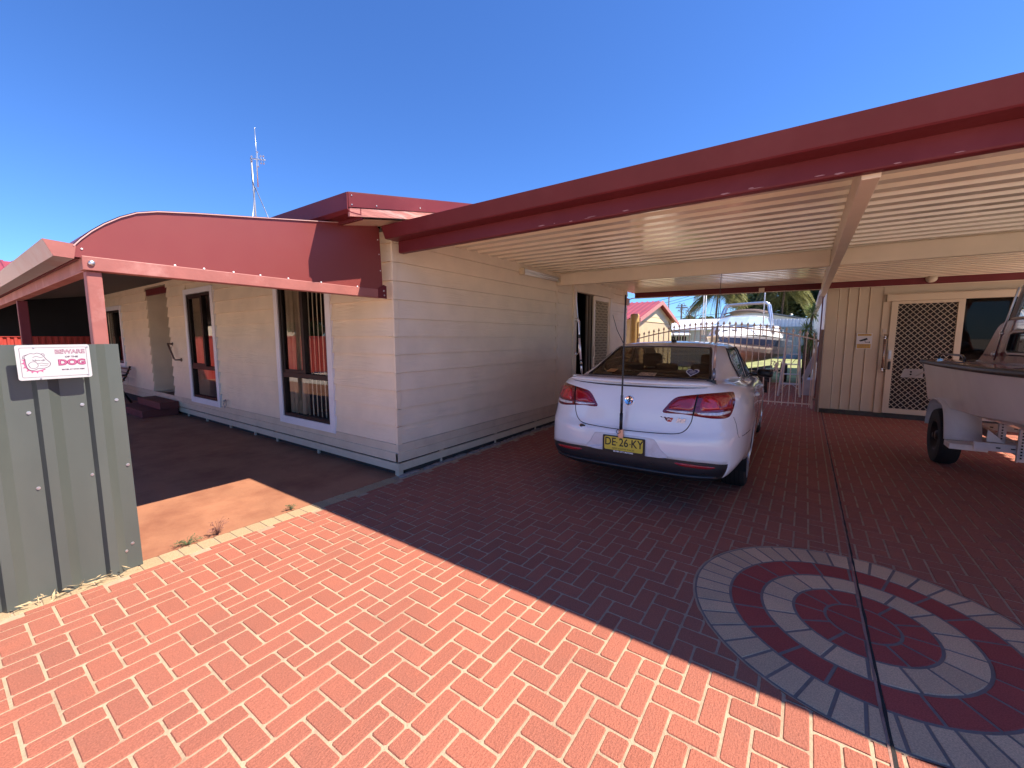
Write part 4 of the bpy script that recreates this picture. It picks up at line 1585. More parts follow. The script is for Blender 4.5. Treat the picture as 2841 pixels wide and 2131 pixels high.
def outline(rows, c0, c1, side=1):
    """boundary curve of a window region (rows range, half column range)"""
    out = []
    cs = lambda c_: int(round(c_ * NC))
    def V(ri, hc):
        p = half[ri][hc]
        return Vector((p.x * side, p.y, p.z))
    for c_ in range(cs(c0), cs(c1) + 1):
        out.append(V(rows[0], c_))
    for ri in range(rows[0], rows[1] + 1):
        out.append(V(ri, cs(c1)))
    for c_ in range(cs(c1), cs(c0) - 1, -1):
        out.append(V(rows[1], c_))
    for ri in range(rows[1], rows[0] - 1, -1):
        out.append(V(ri, cs(c0)))
    return [p for i, p in enumerate(out) if i == 0 or (p - out[i - 1]).length > 1e-4]


# seals and bright mouldings
g = MB()
left = [Vector((-p.x, p.y, p.z)) for p in [half[rH][k] for k in range(2 * NC, -1, -1)]]
right = [half[rH][k] for k in range(0, 2 * NC + 1)]
top = [half[rJ][k] for k in range(2 * NC, -1, -1)] + [Vector((-half[rJ][k].x, half[rJ][k].y, half[rJ][k].z)) for k in range(1, 2 * NC + 1)]
sideR = [half[k][2 * NC] for k in range(rH, rJ + 1)]
sideL = [Vector((-p.x, p.y, p.z)) for p in sideR]
g.tube(sideR, .013, 6); g.tube(sideL, .013, 6); g.tube(top, .007, 6); g.tube(left + right[1:], .008, 6)
obj("window_seal", g, BLACK, car, world=False, smooth=True)
g = MB(); g2 = MB()
for s_ in (1, -1):
    o_ = outline((rH, rJ), 4, 8, s_)
    g.tube(o_, .010, 6)
    bp_ = [Vector((half[k][6 * NC].x * s_, half[k][6 * NC].y, half[k][6 * NC].z)) for k in range(rH, rJ + 1)]
    g.tube(bp_, .022, 6)
    g2.tube([Vector((half[rH][k].x * s_ + .006 * s_, half[rH][k].y, half[rH][k].z - .008)) for k in range(4 * NC, 8 * NC + 1)], .009, 6)
obj("window_seal", g, BLACK, car, world=False, smooth=True)
obj("chrome_strip", g2, CHROME, car, world=False, smooth=True)


def hit(x, z, dirn=(0, 1, 0), back=3.0, off=.003):
    d = Vector(dirn).normalized()
    loc, n, i, dist = bvh.ray_cast(Vector((x, -1.2, z)) - d * back, d)
    if loc is None:
        loc, n, i, dist = bvh.find_nearest(Vector((x, -.9, z)))
    if n.dot(d) > 0:
        n = -n
    return loc + n * off, n


def conform(poly, off=.004, lift=.0, rings=5, th=.0):
    """polygon in (x, z) seen from behind, laid on the body"""
    n = len(poly)
    c = Vector((sum(p[0] for p in poly) / n, sum(p[1] for p in poly) / n))
    mb = MB()
    vs, fs = [], []
    for k in range(rings):
        t = k / rings
        for p in poly:
            q = Vector(p).lerp(c, t)
            l_, _n = hit(q.x, q.y, off=off + lift * math.sqrt(min(1, t * rings / 1.5)) if t > 0 else off * .2)
            vs.append(l_)
    l_, _n = hit(c.x, c.y, off=off + lift)
    vs.append(l_)
    for k in range(rings - 1):
        for i in range(n):
            fs.append((k * n + i, k * n + (i + 1) % n, (k + 1) * n + (i + 1) % n, (k + 1) * n + i))
    for i in range(n):
        fs.append(((rings - 1) * n + i, (rings - 1) * n + (i + 1) % n, rings * n))
    return mb.add(vs, fs)


def curve_on(pts, r_, off=.0005, n=6):
    mb = MB()
    mb.tube([hit(p[0], p[1], off=off)[0] for p in pts], r_, n)
    return mb


def mir(poly):
    return [(-a, b) for a, b in poly]


# tail lamps
big = spline([(.308, .868), (.33, .925), (.395, 1.000), (.48, 1.024), (.592, 1.040), (.70, 1.050), (.79, 1.052), (.822, 1.035), (.836, .96), (.822, .875), (.79, .842), (.70, .838), (.60, .850), (.46, .866)], 4, True)
inner = spline([(.345, .905), (.405, .982), (.48, 1.004), (.565, 1.016), (.545, .90), (.45, .898)], 4, True)
outer = spline([(.595, 1.020), (.70, 1.032), (.785, 1.034), (.815, 1.0), (.822, .95), (.812, .915), (.70, .898), (.578, .898)], 4, True)
hot = spline([(.605, 1.0), (.66, 1.012), (.715, .985), (.735, .93), (.73, .908), (.60, .906)], 4, True)
ri_ = spline([(.335, .893), (.35, .881), (.45, .872), (.545, .872), (.548, .888), (.44, .892)], 3, True)
ro_ = spline([(.575, .886), (.578, .868), (.66, .860), (.75, .862), (.802, .880), (.808, .900), (.72, .888)], 3, True)
gapL = [(.566, 1.032), (.555, .945), (.545, .860)]
for s_ in (1, -1):
    f_ = (lambda q: q) if s_ == 1 else mir
    tl = obj("tail_lamp", conform(f_(big), .005, .007), LAMP_DARK, car, smooth=True, world=False)
    obj("lens", conform(f_(inner), .0145, .003), LAMP_RED, tl, smooth=True, world=False)
    obj("lens", conform(f_(outer), .0145, .003), LAMP_RED, tl, smooth=True, world=False)
    obj("bright_lens", conform(f_(hot), .0185, .002), LAMP_HOT, tl, smooth=True, world=False)
    obj("reversing_lens", conform(f_(ri_), .0165, .002), LAMP_CLR, tl, smooth=True, world=False)
    obj("reversing_lens", conform(f_(ro_), .0165, .002), LAMP_CLR, tl, smooth=True, world=False)
    obj("lamp_gap", curve_on(f_(gapL), .005, .016), BLACKM, tl, smooth=True, world=False)
# boot lid shut line
shut = spline([(-.545, .862), (-.535, .80), (-.50, .735), (-.44, .700), (-.30, .688), (0, .682), (.30, .688), (.44, .700), (.50, .735), (.535, .80), (.545, .862)], 8)
obj("boot_shut_line", curve_on(shut, .0045, -.001), SEAM, car, smooth=True, world=False)
for s_ in (1, -1):
    pts = []
    for y_ in (-.735, -.68, -.62, -.56, -.50, -.455, -.42):
        loc, nn, i_, dd = bvh.ray_cast(Vector((s_ * 2, y_, .668 + .012 * (y_ + .735))), Vector((-s_, 0, 0)))
        if loc:
            pts.append(loc)
    if len(pts) > 2:
        g = MB(); g.tube(pts, .003, 6); obj("bumper_shut_line", g, SEAM, car, smooth=True, world=False)
    obj("bumper_shut_line", curve_on([(s_ * a, b) for a, b in ((.838, .845), (.86, .78), (.875, .70), (.885, .665), (.93, .675))], .003, -.001), SEAM, car, smooth=True, world=False)
# plate recess, plate
rec = spline([(-.36, .484), (-.335, .55), (-.30, .615), (-.26, .634), (0, .640), (.22, .636), (.265, .618), (.31, .55), (.355, .482), (0, .480)], 4, True)
REC = M("recess_paint", (.70, .68, .68), rough=.35, var=.05, scale=10, coat=.4, stain=(.40, .24, .18), stain_scale=7, stain_amt=.25)
obj("plate_recess", conform(rec, .0015, 0), REC, car, smooth=True, world=False)
g = MB(); g.tube([hit(p.x, p.y, off=.002)[0] for p in rec] + [hit(rec[0].x, rec[0].y, off=.002)[0]], .0035, 6)
obj("recess_edge", g, REC, car, smooth=True, world=False)
px, pz = -.012, .548
po = Vector((px, -1.152, pz))
npl = obj("number_plate", plate(rrect(.392, .156, .010), po, (1, 0, 0), (0, 0, 1), .006), BLACK, car, world=False, bev=.001)
YEL = M("plate_yellow", (.70, .53, .055), rough=.4, var=.04, scale=10)
pf = po + Vector((0, -.006, 0))
obj("plate_face", plate(rrect(.356, .122, .014), pf + Vector((0, 0, .006)), (1, 0, 0), (0, 0, 1), .0012), YEL, npl, world=False)
PB = M("plate_black", (.012, .012, .012), rough=.5)
for s_, x_ in (("DE", -.121), ("26", .004), ("KY", .125)):
    obj("lettering", text_mb(s_, .104, pf + Vector((x_, -.002, .018)), (1, 0, 0), (0, 0, 1), .0016, .84, bold=.0012), PB, npl, world=False, fix=False)
g = MB()
for x_ in (-.0590, .0635):
    g.cyl(pf + Vector((x_, -.001, .016)), pf + Vector((x_, -.0028, .016)), .0055, 10)
obj("plate_dot", g, PB, npl, world=False)
obj("lettering", text_mb("NEW SOUTH WALES", .0205, pf + Vector((.0, -.002, -.040)), (1, 0, 0), (0, 0, 1), .0014, 1.08), M("plate_state", (.13, .10, .02), rough=.5), npl, world=False, fix=False)
obj("lettering", text_mb("SILVER CITY MOTORS", .0165, pf + Vector((.0, -.001, -.0665)), (1, 0, 0), (0, 0, 1), .0014, 1.14, bold=.0007), WHITE, npl, world=False, fix=False)
# valance details
for s_ in (1, -1):
    rf = spline([(s_ * .43, .449), (s_ * .50, .452), (s_ * .70, .438), (s_ * .735, .425), (s_ * .66, .415), (s_ * .48, .428)], 4, True)
    obj("reflector", conform(rf, .004, .002), LAMP_RED, car, smooth=True, world=False)
    for x_, z_ in ((.24, .408), (.66, .366)):
        l_, n_ = hit(s_ * x_, z_, off=.0005)
        g = MB(); g.cyl(l_, l_ + n_ * .002, .012, 16); g.lathe(l_, n_, [(.0115, .001), (.0135, .003), (.0135, 0)], 20)
        obj("parking_sensor", g, BLACK, car, world=False, smooth=False)
obj("valance_rib", curve_on(spline([(-.74, .335), (-.4, .338), (0, .340), (.4, .338), (.74, .335)], 8), .016, .002), VAL, car, smooth=True, world=False)
# tow-hook oval
l_, n_ = hit(-.432, .672, off=.002)
g = MB(); g.tube([l_ + Vector((.034 * math.cos(t * .3142), 0, .019 * math.sin(t * .3142))) + n_ * .002 for t in range(21)], .0045, 6)
obj("bumper_oval", g, CHROME, car, smooth=True, world=False)
g = MB(); g.prism([l_ + Vector((.03 * math.cos(t * .3927), 0, .015 * math.sin(t * .3927))) for t in range(16)], n_ * .002)
obj("oval_inset", g, BLACK, car, world=False)
# boot spoiler
g = MB()
NS = 32
prof_n = 9
vs, fs = [], []
for k in range(NS + 1):
    x_ = -.675 + 1.35 * k / NS
    yb = -1.025 + .115 * abs(x_ / .66) ** 2.3
    e = max(.15, min(1, (0.675 - abs(x_)) / .05))
    P_ = [(yb + .10, 1.109), (yb + .03, 1.100), (yb + .0, 1.113), (yb + .006, 1.126), (yb + .03, 1.136), (yb + .10, 1.141), (yb + .19, 1.138), (yb + .24, 1.126), (yb + .2, 1.10)]
    for a, b in P_:
        vs.append((x_, a, 1.105 + (b - 1.105) * e))
for k in range(NS):
    for i in range(prof_n):
        fs.append((k * prof_n + i, k * prof_n + (i + 1) % prof_n, (k + 1) * prof_n + (i + 1) % prof_n, (k + 1) * prof_n + i))
fs += [tuple(range(prof_n)), tuple(range(NS * prof_n, NS * prof_n + prof_n))]
g.add(vs, fs)
obj("boot_spoiler", g, PAINT, car, smooth=True, world=False)
_sg = spline([(-.63, 1.090), (-.3, 1.080), (0, 1.078), (.3, 1.080), (.63, 1.090)], 8)
obj("spoiler_gap", curve_on(_sg, [.001 + .0075 * math.sin(math.pi * k / (len(_sg) - 1)) ** .6 for k in range(len(_sg))], .001), M("spoiler_gap_shade", (.05, .035, .03), rough=.4), car, smooth=True, world=False)  # dark strip painted as the shade in the gap under the lip
# round emblem and the badge
l_, n_ = hit(.0, .948, off=.001)
em = MB(); em.lathe(l_, n_, [(.0, .004), (.034, .004), (.038, .008), (.043, .009), (.046, .005), (.046, 0)], 32)
emb = obj("round_emblem", em, CHROME, car, smooth=True, world=False)
fn_e = lambda a, b, h: l_ + Vector((1, 0, 0)) * a + Vector((0, 0, 1)) * b + n_ * h
g = MB()
for pts, wd in (([(-.018, -.022), (-.010, -.012), (-.014, .002), (-.006, .012), (.004, .018), (.014, .022)], .007), ([(-.014, .002), (-.024, .008), (-.022, .018)], .005),
                ([(-.010, -.012), (.004, -.010), (.016, -.016), (.018, -.026)], .007), ([(.004, -.010), (.012, .002), (.022, .004)], .006), ([(.016, -.016), (.028, -.010), (.026, .002)], .004)):
    line(g, spline(pts, 4), wd, .0065, fn_e)
obj("emblem_lion", g, M("emblem_dark", (.03, .03, .035), rough=.3), emb, world=False, fix=False)
bl, bn = hit(.375, .812, off=.002)
bfn = lambda a, b, h: bl + Vector((1, 0, .03)) * a + Vector((0, 0, 1)) * b + bn * (h + .0)
g = MB(); line(g, [(-.052, -.002), (.012, -.002)], .036, .0035, lambda a, b, h: bfn(a + b * .45, b, h))
bad = obj("boot_badge", g, M("badge_red", (.45, .02, .02), rough=.3, coat=.5), car, world=False, fix=False)
g = MB()
for i in range(5):
    for j in range(3):
        if (i + j) % 2 == 0:
            a, b = -.105 + i * .016 + j * .007, .001 + j * .009 - i * .0012
            line(g, [(a, b), (a + .016, b)], .009, .0035, bfn)
obj("chequers", g, PB, bad, world=False, fix=False)
g = MB()
for i in range(5):
    for j in range(3):
        if (i + j) % 2 == 1:
            a, b = -.105 + i * .016 + j * .007, .001 + j * .009 - i * .0012
            line(g, [(a, b), (a + .016, b)], .009, .0035, bfn)
obj("chequers", g, WHITE, bad, world=False, fix=False)
obj("lettering", text_mb("R8", .047, bl + Vector((.078, -.004, .0)) + bn * .004, (1, 0, .03), (0, 0, 1), .005, 1.35, .35, bold=.0022), M("badge_silver", (.62, .62, .64), rough=.25, metal=.35), bad, world=False, fix=False)
g = MB(); line(g, spline([(-.030, -.008), (-.018, .006), (-.008, .002), (.004, -.006)], 4), .006, .0052, bfn)
obj("badge_figure", g, WHITE, bad, world=False, fix=False)
# stickers on the rear glass
gl0, gn = hit(0, 1.2, off=.002)
def on_glass(x_, z_, off=.004):
    return hit(x_, z_, off=off)[0]
hs = []
for k in range(40):
    t = 2 * math.pi * k / 40
    hs.append((16 * math.sin(t) ** 3 / 17 * .062, (13 * math.cos(t) - 5 * math.cos(2 * t) - 2 * math.cos(3 * t) - math.cos(4 * t)) / 17 * .036))
g = MB(); g.add([on_glass(.425 + a, 1.182 + b, .004) for a, b in hs], [tuple(range(40))])
stk = obj("heart_sticker", g, WHITE, car, world=False, fix=False)
g = MB(); g.add([on_glass(.425 + a * .84, 1.182 + b * .80, .0055) for a, b in hs], [tuple(range(40))])
obj("sticker_centre", g, M("sticker_navy", (.02, .03, .12), rough=.4), stk, world=False, fix=False)
g = MB()
for zz, w_ in ((1.188, .05), (1.180, .062), (1.172, .04)):
    g.add([on_glass(.425 - w_ / 2, zz, .007), on_glass(.425 + w_ / 2, zz, .007), on_glass(.425 + w_ / 2, zz + .003, .007), on_glass(.425 - w_ / 2, zz + .003, .007)], [(0, 1, 2, 3)])
obj("sticker_line", g, WHITE, stk, world=False, fix=False)
g = MB(); g.add([on_glass(x_, z_, .004) for x_, z_ in ((-.43, 1.158), (-.335, 1.158), (-.315, 1.186), (-.405, 1.188))], [(0, 1, 2, 3)])
obj("label_sticker", g, M("sticker_orange", (.50, .22, .06), rough=.5, var=.1), car, world=False, fix=False)
g = MB(); g.add([on_glass(x_, z_, .004) for x_, z_ in ((-.075, 1.139), (.105, 1.139), (.105, 1.166), (-.055, 1.166))], [(0, 1, 2, 3)])
obj("label_sticker", g, M("sticker_mixed", (.45, .30, .16), rough=.5, var=.6, scale=40), car, world=False, fix=False)
# interior: seats and parcel shelf, seen through the glass
g = MB()
g.box(-.66, .66, -.45, .35, .78, 1.06)
g.box(-.66, .66, .30, .42, .5, 1.10); g.box(-.66, .66, 2.5, 2.9, .5, .96); g.box(-.80, .80, -.5, 2.9, .30, .45); g.box(-.68, .68, .35, .85, .45, .68)
for s_ in (-.38, .38):
    g.box(s_ - .24, s_ + .24, 1.15, 1.28, .5, 1.10); g.box(s_ - .24, s_ + .24, 1.28, 1.75, .45, .66)
inn = obj("cabin", g, CARIN, car, world=False, bev=.03)
for x_, y_ in ((-.38, 1.18), (.38, 1.18), (-.40, .36), (0, .36), (.40, .36)):
    g = MB(); g.box(x_ - .13, x_ + .13, y_ - .05, y_ + .05, 1.12, 1.31 if y_ > 1 else 1.22)
    obj("headrest", g, CARIN, inn, world=False, bev=.04)
g = MB(); g.tube([(.38 + .18 * math.cos(t * .3142), 2.2 + .05 * math.sin(t * .3142), .92 + .17 * math.sin(t * .3142)) for t in range(21)], .014, 6)
obj("steering_wheel", g, BLACK, inn, world=False, smooth=True)
# door mirrors
for s_ in (1, -1):
    g = MB()
    def mfn(u, v):
        t = 2 * math.pi * u
        ph = math.pi * (v - .5)
        cx_, cz_ = math.cos(ph), math.sin(ph)
        sx_ = math.copysign(abs(math.cos(t)) ** .55, math.cos(t)) * abs(cx_) ** .5
        sz_ = math.copysign(abs(math.sin(t)) ** .55, math.sin(t)) * abs(cx_) ** .5
        return (s_ * (.965 + .098 * sx_), 2.02 + .085 * cz_, 1.030 + .058 * sz_ - .010 * sx_)
    g.grid(mfn, 24, 12, wrap_u=True)
    mr = obj("door_mirror", g, BLACK, car, smooth=True, world=False)
    g = MB(); g.bar((s_ * .77, 2.08, 1.0), (s_ * .90, 2.04, 1.0), .06, .04); g.prism([(s_ * .795, 1.98, .99), (s_ * .795, 2.20, .985), (s_ * .76, 2.17, 1.09)], (s_ * .012, 0, 0))
    obj("mirror_stalk", g, BLACK, mr, world=False, bev=.008)
# door handles and door gaps
for s_ in (1, -1):
    for y_ in (.72, 1.78):
        g = MB(); g.tube([(s_ * .918, y_ - .10, .875), (s_ * .952, y_ - .07, .878), (s_ * .952, y_ + .07, .872), (s_ * .915, y_ + .10, .868)], .015, 8)
        obj("door_handle", g, PAINT, car, smooth=True, world=False)
    g = MB()
    for y_ in (.36, 1.34, 2.42):
        pts = []
        for z_ in (.30, .42, .55, .68, .8, .9, 1.0, 1.02):
            loc, nn, i_, dd = bvh.ray_cast(Vector((s_ * 2, y_ + (.12 if (y_ < .5 and z_ < .7) else 0), z_)), Vector((-s_, 0, 0)))
            if loc:
                pts.append(loc + Vector((s_ * -.001, 0, 0)))
        if len(pts) > 2:
            g.tube(pts, .004, 6)
    obj("door_gap", g, SEAM, car, smooth=True, world=False)
# wheels
def wheel(y_, s_):
    xo_ = .925
    g = MB()
    prof = [(.245, -.235), (.300, -.232), (.334, -.215), (.3435, -.18), (.3445, -.115), (.3435, -.05), (.334, -.016), (.300, 0), (.252, .002), (.246, -.012), (.246, -.22)]
    g.lathe((s_ * xo_, y_, .345), (s_, 0, 0), prof, 40, close=True)
    w_ = obj("wheel", g, RUBBER, car, world=False, auto=40)
    g = MB()
    for q in (-.055, -.095, -.135, -.175):
        g.lathe((s_ * xo_, y_, .345), (s_, 0, 0), [(.3452, q - .005), (.3452, q + .005)], 40)
    obj("tread_groove", g, BLACKM, w_, world=False, fix=False)
    g = MB()
    g.lathe((s_ * xo_, y_, .345), (s_, 0, 0), [(.246, -.21), (.236, -.06), (.240, -.006), (.250, .002), (.246, -.012)], 40)
    for k in range(10):
        t = 2 * math.pi * k / 10
        u = Vector((0, math.cos(t), math.sin(t)))
        a = Vector((s_ * (xo_ - .03), y_, .345))
        g.bar(a + u * .05, a + u * .242 + Vector((s_ * .02, 0, 0)), .034, .025, up=(s_, 0, 0))
    g.cyl((s_ * (xo_ - .06), y_, .345), (s_ * (xo_ - .012), y_, .345), .066, 20)
    obj("rim", g, M("alloy_rim", (.5, .5, .52), rough=.3, metal=.8), w_, world=False, auto=35)
    g = MB(); g.cyl((s_ * (xo_ - .12), y_, .345), (s_ * (xo_ - .10), y_, .345), .16, 24)
    obj("brake_disc", g, STEEL, w_, world=False)
for wy, wz in WH:
    for s_ in (1, -1):
        wheel(wy, s_)
        # inner arch and lip
        g = MB()
        nA = 28
        a0, a1 = math.radians(-14), math.radians(194)
        ring = []
        for k in range(nA + 1):
            t = a0 + (a1 - a0) * k / nA
            yy_, zz_ = wy + (WR + .003) * math.cos(t), wz + (WR + .003) * math.sin(t)
            ring.append((yy_, zz_))
        g.add([(s_ * .93, a, b) for a, b in ring] + [(s_ * .60, a, b) for a, b in ring], [(i, i + 1, nA + 2 + i, nA + 1 + i) for i in range(nA)])
        g.add([(s_ * .60, a, b) for a, b in ring], [tuple(range(nA + 1))])
        obj("wheel_arch", g, BLACKM, car, world=False, fix=False)
# underside
g = MB(); g.box(-.58, .58, -.70, 3.5, .21, .28)
obj("underside", g, BLACKM, car, world=False)
# ---- aerials
def aerial(name, base, tip, rs, mat, extra=(), bend=0.0):
    b, t = Vector(base), Vector(tip)
    pts = []
    n_ = len(rs)
    for k in range(n_):
        u = k / (n_ - 1)
        pts.append(b.lerp(t, u) + Vector((bend * math.sin(u * math.pi), 0, 0)))
    mb = MB(); mb.tube(pts, list(rs), 8)
    a_ = obj(name, mb, mat, car, world=False, smooth=True)
    for (u0, u1, r_, mt, nm) in extra:
        mb = MB(); mb.cyl(b.lerp(t, u0), b.lerp(t, u1), r_, 10)
        obj(nm, mb, mt, a_, world=False, smooth=True)
    return a_
aerial("whip_aerial", (-.036, -1.165, .69), (-.038, -1.13, 1.90), [.0085] * 4 + [.0075] * 4, BLACK,
       ((0, .125, .0145, BLACK, "spring_base"), (.125, .2, .0115, BLACK, "collar"), (.2, .26, .0125, M("aerial_grey", (.10, .09, .09), rough=.4), "collar")))
g = MB(); g.box(-.055, -.012, -1.175, -1.150, .615, .695); g.box(-.066, -.008, -1.165, -1.145, .628, .645)
obj("aerial_bracket", g, M("copper_bracket", (.62, .42, .32), rough=.35, metal=.6), car, world=False, bev=.002)
g = MB(); g.tube([(-.055 + .018 * math.cos(t * .4), -1.178, .672 + .016 * math.sin(t * .4)) for t in range(17)], .003, 5)
obj("aerial_cable", g, BLACK, car, world=False, smooth=True)
aerial("whip_aerial", (.652, -.74, 1.13), (.668, -.70, 2.08), [.007, .007, .007, .0045, .003, .0028, .0026, .0024, .0022], BLACK,
       ((.03, .11, .0155, M("aerial_pewter", (.25, .25, .28), rough=.3, metal=.7), "spring_base"), (.13, .34, .0105, M("aerial_copper", (.55, .38, .30), rough=.35, metal=.6), "loading_coil"), (.34, .37, .007, STEEL, "collar")))
aerial("whip_aerial", (-.645, -.66, 1.13), (-.735, -.66, 2.06), [.007, .007, .007, .005, .0035, .003, .003, .0028, .0024], STEEL,
       ((.02, .14, .013, STEEL, "spring_base"), (.17, .42, .011, M("aerial_silver", (.62, .58, .57), rough=.3, metal=.6), "loading_coil"), (.10, .125, .015, BLACK, "collar"), (.15, .17, .014, BLACK, "collar"), (.42, .46, .012, BLACK, "collar"), (.60, .645, .009, STEEL, "coil")))
g = MB(); g.box(-.73, -.60, -.70, -.63, 1.112, 1.128)
obj("aerial_bracket", g, STEEL, car, world=False, bev=.003)
g = MB(); g.box(.60, .675, -.765, -.715, 1.10, 1.145); g.cyl((.66, -.76, 1.115), (.69, -.76, 1.11), .008, 8)
obj("aerial_bracket", g, BLACK, car, world=False, bev=.004)
g = MB(); g.ball((.04, .52, 1.478), .03, 14, (1, 1.6, .9)); g.tube([(.04, .54, 1.495), (.015, .50, 1.60), (-.012, .42, 1.72)], [.006, .004, .0025], 6)
obj("roof_aerial", g, BLACK, car, smooth=True, world=False)
g = MB(); g.tube([(-.50, .30, 1.43), (-.60, .30, 1.62), (-.66, .30, 1.81)], [.005, .004, .002], 6)
obj("roof_aerial", g, BLACK, car, smooth=True, world=False)
# ================================================================== runabout boat on its trailer (stern away from the camera, bow towards the street)
HULL = M("hull_white", (.84, .79, .73), rough=.35, var=.05, scale=2, coat=.3, stain=(.62, .54, .47), stain_scale=2.5, stain_amt=.35)
MAROON = M("boat_maroon_gel", (.20, .028, .035), rough=.25, var=.25, scale=3, coat=.6, stain=(.30, .13, .19), stain_scale=2.2, stain_amt=.5)
BCX = 2.42
boat = thing("runabout_boat", "white hulled runabout with faded maroon deck and windscreen, on a trailer by the shed", "boat", (BCX, 5.4, 0))
YS, YB = 7.86, 2.30


def hull_sec(t):
    """t 0 stern .. 1 bow: gunwale half beam, z; chine half beam, z; keel z; y"""
    y = YS + (YB - YS) * t
    f = 1 - max(0, (t - .42) / .58) ** 2.2
    gb = (1.085 + .03 * math.sin(min(1, t * 1.6) * math.pi)) * max(0, f) ** .75
    gz = 1.195 + .10 * t ** 1.4
    cb = (1.00 + .03 * math.sin(min(1, t * 1.6) * math.pi)) * max(0, 1 - max(0, (t - .30) / .70) ** 1.8) ** .9
    cz = .70 + .42 * t ** 1.7
    kz = .52 - .10 * math.sin(t * math.pi) + .72 * max(0, (t - .6) / .4) ** 2
    return y, gb, gz, cb, cz, kz


g = MB()
nt = 40
vs = []
for k in range(nt + 1):
    y, gb, gz, cb, cz, kz = hull_sec(k / nt)
    half_ = [(0, kz), (cb * .5, kz + (cz - kz) * .48), (cb, cz), (cb + (gb - cb) * .12, cz + .03), (cb + (gb - cb) * .45, cz + (gz - cz) * .45), (gb, gz)]
    pts = [(-a, b) for a, b in half_[::-1]] + half_[1:]
    for a, b in pts:
        vs.append((BCX + a, y, b))
w = 11
fs = [(k * w + i, k * w + i + 1, (k + 1) * w + i + 1, (k + 1) * w + i) for k in range(nt) for i in range(w - 1)]
fs.append(tuple(range(w)))
g.add(vs, fs)
hull = obj("hull", g, HULL, boat, auto=30)
g = MB()
for s_ in (-1, 1):
    g.tube([(BCX + s_ * (hull_sec(k / nt)[1] + .012), hull_sec(k / nt)[0], hull_sec(k / nt)[2] + .012) for k in range(nt + 1)], .030, 8)
g.tube([(BCX - 1.09, YS + .012, 1.207), (BCX + 1.09, YS + .012, 1.207)], .030, 8)
obj("rub_rail", g, M("rub_rail_black", (.035, .033, .034), rough=.5, var=.3, scale=20), boat, smooth=True)
# side decks and foredeck
g = MB()
vs, fs = [], []
for k in range(nt + 1):
    t = k / nt
    y, gb, gz, cb, cz, kz = hull_sec(t)
    inn_ = max(0, gb - .27) if t < .60 else 0
    crown = .05 + .12 * max(0, (t - .45) / .55)
    for s_ in (-1, 1):
        vs += [(BCX + s_ * gb, y, gz + .02), (BCX + s_ * (gb + inn_) / 2, y, gz + .03 + crown * .5), (BCX + s_ * inn_, y, gz + .02 + crown * .6)]
for k in range(nt):
    for s0 in (0, 3):
        for i in range(2):
            a = k * 6 + s0 + i
            fs.append((a, a + 1, a + 7, a + 6))
g.add(vs, fs)
obj("deck", g, MAROON, boat, smooth=True)
g = MB()
g.box(BCX - .85, BCX + .85, 4.6, YS - .05, .80, .84)
g.box(BCX - .84, BCX - .80, 4.5, YS - .1, .84, 1.24); g.box(BCX + .80, BCX + .84, 4.5, YS - .1, .84, 1.24)
obj("cockpit", g, M("cockpit_grey", (.28, .25, .24), rough=.6), boat)
# cabin sides with window openings, windscreen
CX0 = BCX - .83
for s_ in (-1, 1):
    xs = BCX + s_ * .83
    g = MB()
    up = spline([(7.15, 1.235), (6.85, 1.262), (6.66, 1.345), (6.48, 1.49), (6.33, 1.615), (6.2, 1.665), (6.05, 1.685)], 5)
    loop = [(p.x, p.y) for p in up]
    # panel aft of the window
    def pan(poly):
        g.prism([(xs, a, b) for a, b in poly], (s_ * -.03, 0, 0))
    pan(loop + [(5.98, 1.69), (5.98, 1.25)])
    pan([(5.98, 1.25), (5.98, 1.372), (4.55, 1.385), (4.1, 1.40), (3.7, 1.25)])
    pan([(5.98, 1.575), (5.98, 1.69), (4.5, 1.72), (4.1, 1.66), (4.35, 1.585)])
    pan([(5.98, 1.372), (5.98, 1.575), (5.90, 1.575), (5.955, 1.42)])
    pan([(4.75, 1.383), (4.6, 1.58), (4.35, 1.585), (3.75, 1.27), (4.3, 1.385)])
    obj("cabin_side", g, MAROON, boat)
    g = MB()
    ol = [(5.955, 1.40), (5.89, 1.56), (5.82, 1.578), (4.70, 1.585), (4.62, 1.56), (4.74, 1.40), (4.82, 1.384), (5.90, 1.374)]
    g.tube([(xs + s_ * .012, a, b) for a, b in ol + [ol[0]]], .017, 6)
    obj("window_frame", g, M("window_seal_pale", (.5, .45, .40), rough=.5), boat, smooth=True)
    g = MB(); g.tube([(xs + s_ * .006, a, b) for a, b in ol + [ol[0]]], .022, 6)
    obj("window_seal", g, BLACK, boat, smooth=True)
    g = MB(); g.prism([(xs - s_ * .01, a, b) for a, b in ol], (s_ * .006, 0, 0))
    obj("side_window", g, GLASS_CL, boat)
    g = MB(); g.tube([(xs + s_ * .03, 6.19, 1.30), (xs + s_ * .03, 6.08, 1.55), (xs + s_ * .03, 5.80, 1.98)], .008, 6); g.ball((xs + s_ * .03, 6.19, 1.36), .028, 10); g.ball((xs + s_ * .03, 6.07, 1.565), .018, 8)
    obj("canopy_strut", g, STEEL, boat, smooth=True)
    g = MB()
    q = [(5.965, 1.70), (5.77, 1.99), (4.75, 2.0), (4.35, 1.70)]
    g.tube([(xs, a, b) for a, b in q + [q[0]]], .018, 6)
    obj("windscreen_frame", g, M("windscreen_alu", (.6, .55, .5), rough=.4, metal=.5), boat, smooth=True)
    g = MB(); g.prism([(xs, a, b) for a, b in q], (s_ * -.006, 0, 0))
    obj("windscreen_pane", g, GLASS_CL, boat)
g = MB()
q = [(BCX - .83, 4.35, 1.70), (BCX + .83, 4.35, 1.70), (BCX + .80, 4.75, 2.0), (BCX - .80, 4.75, 2.0)]
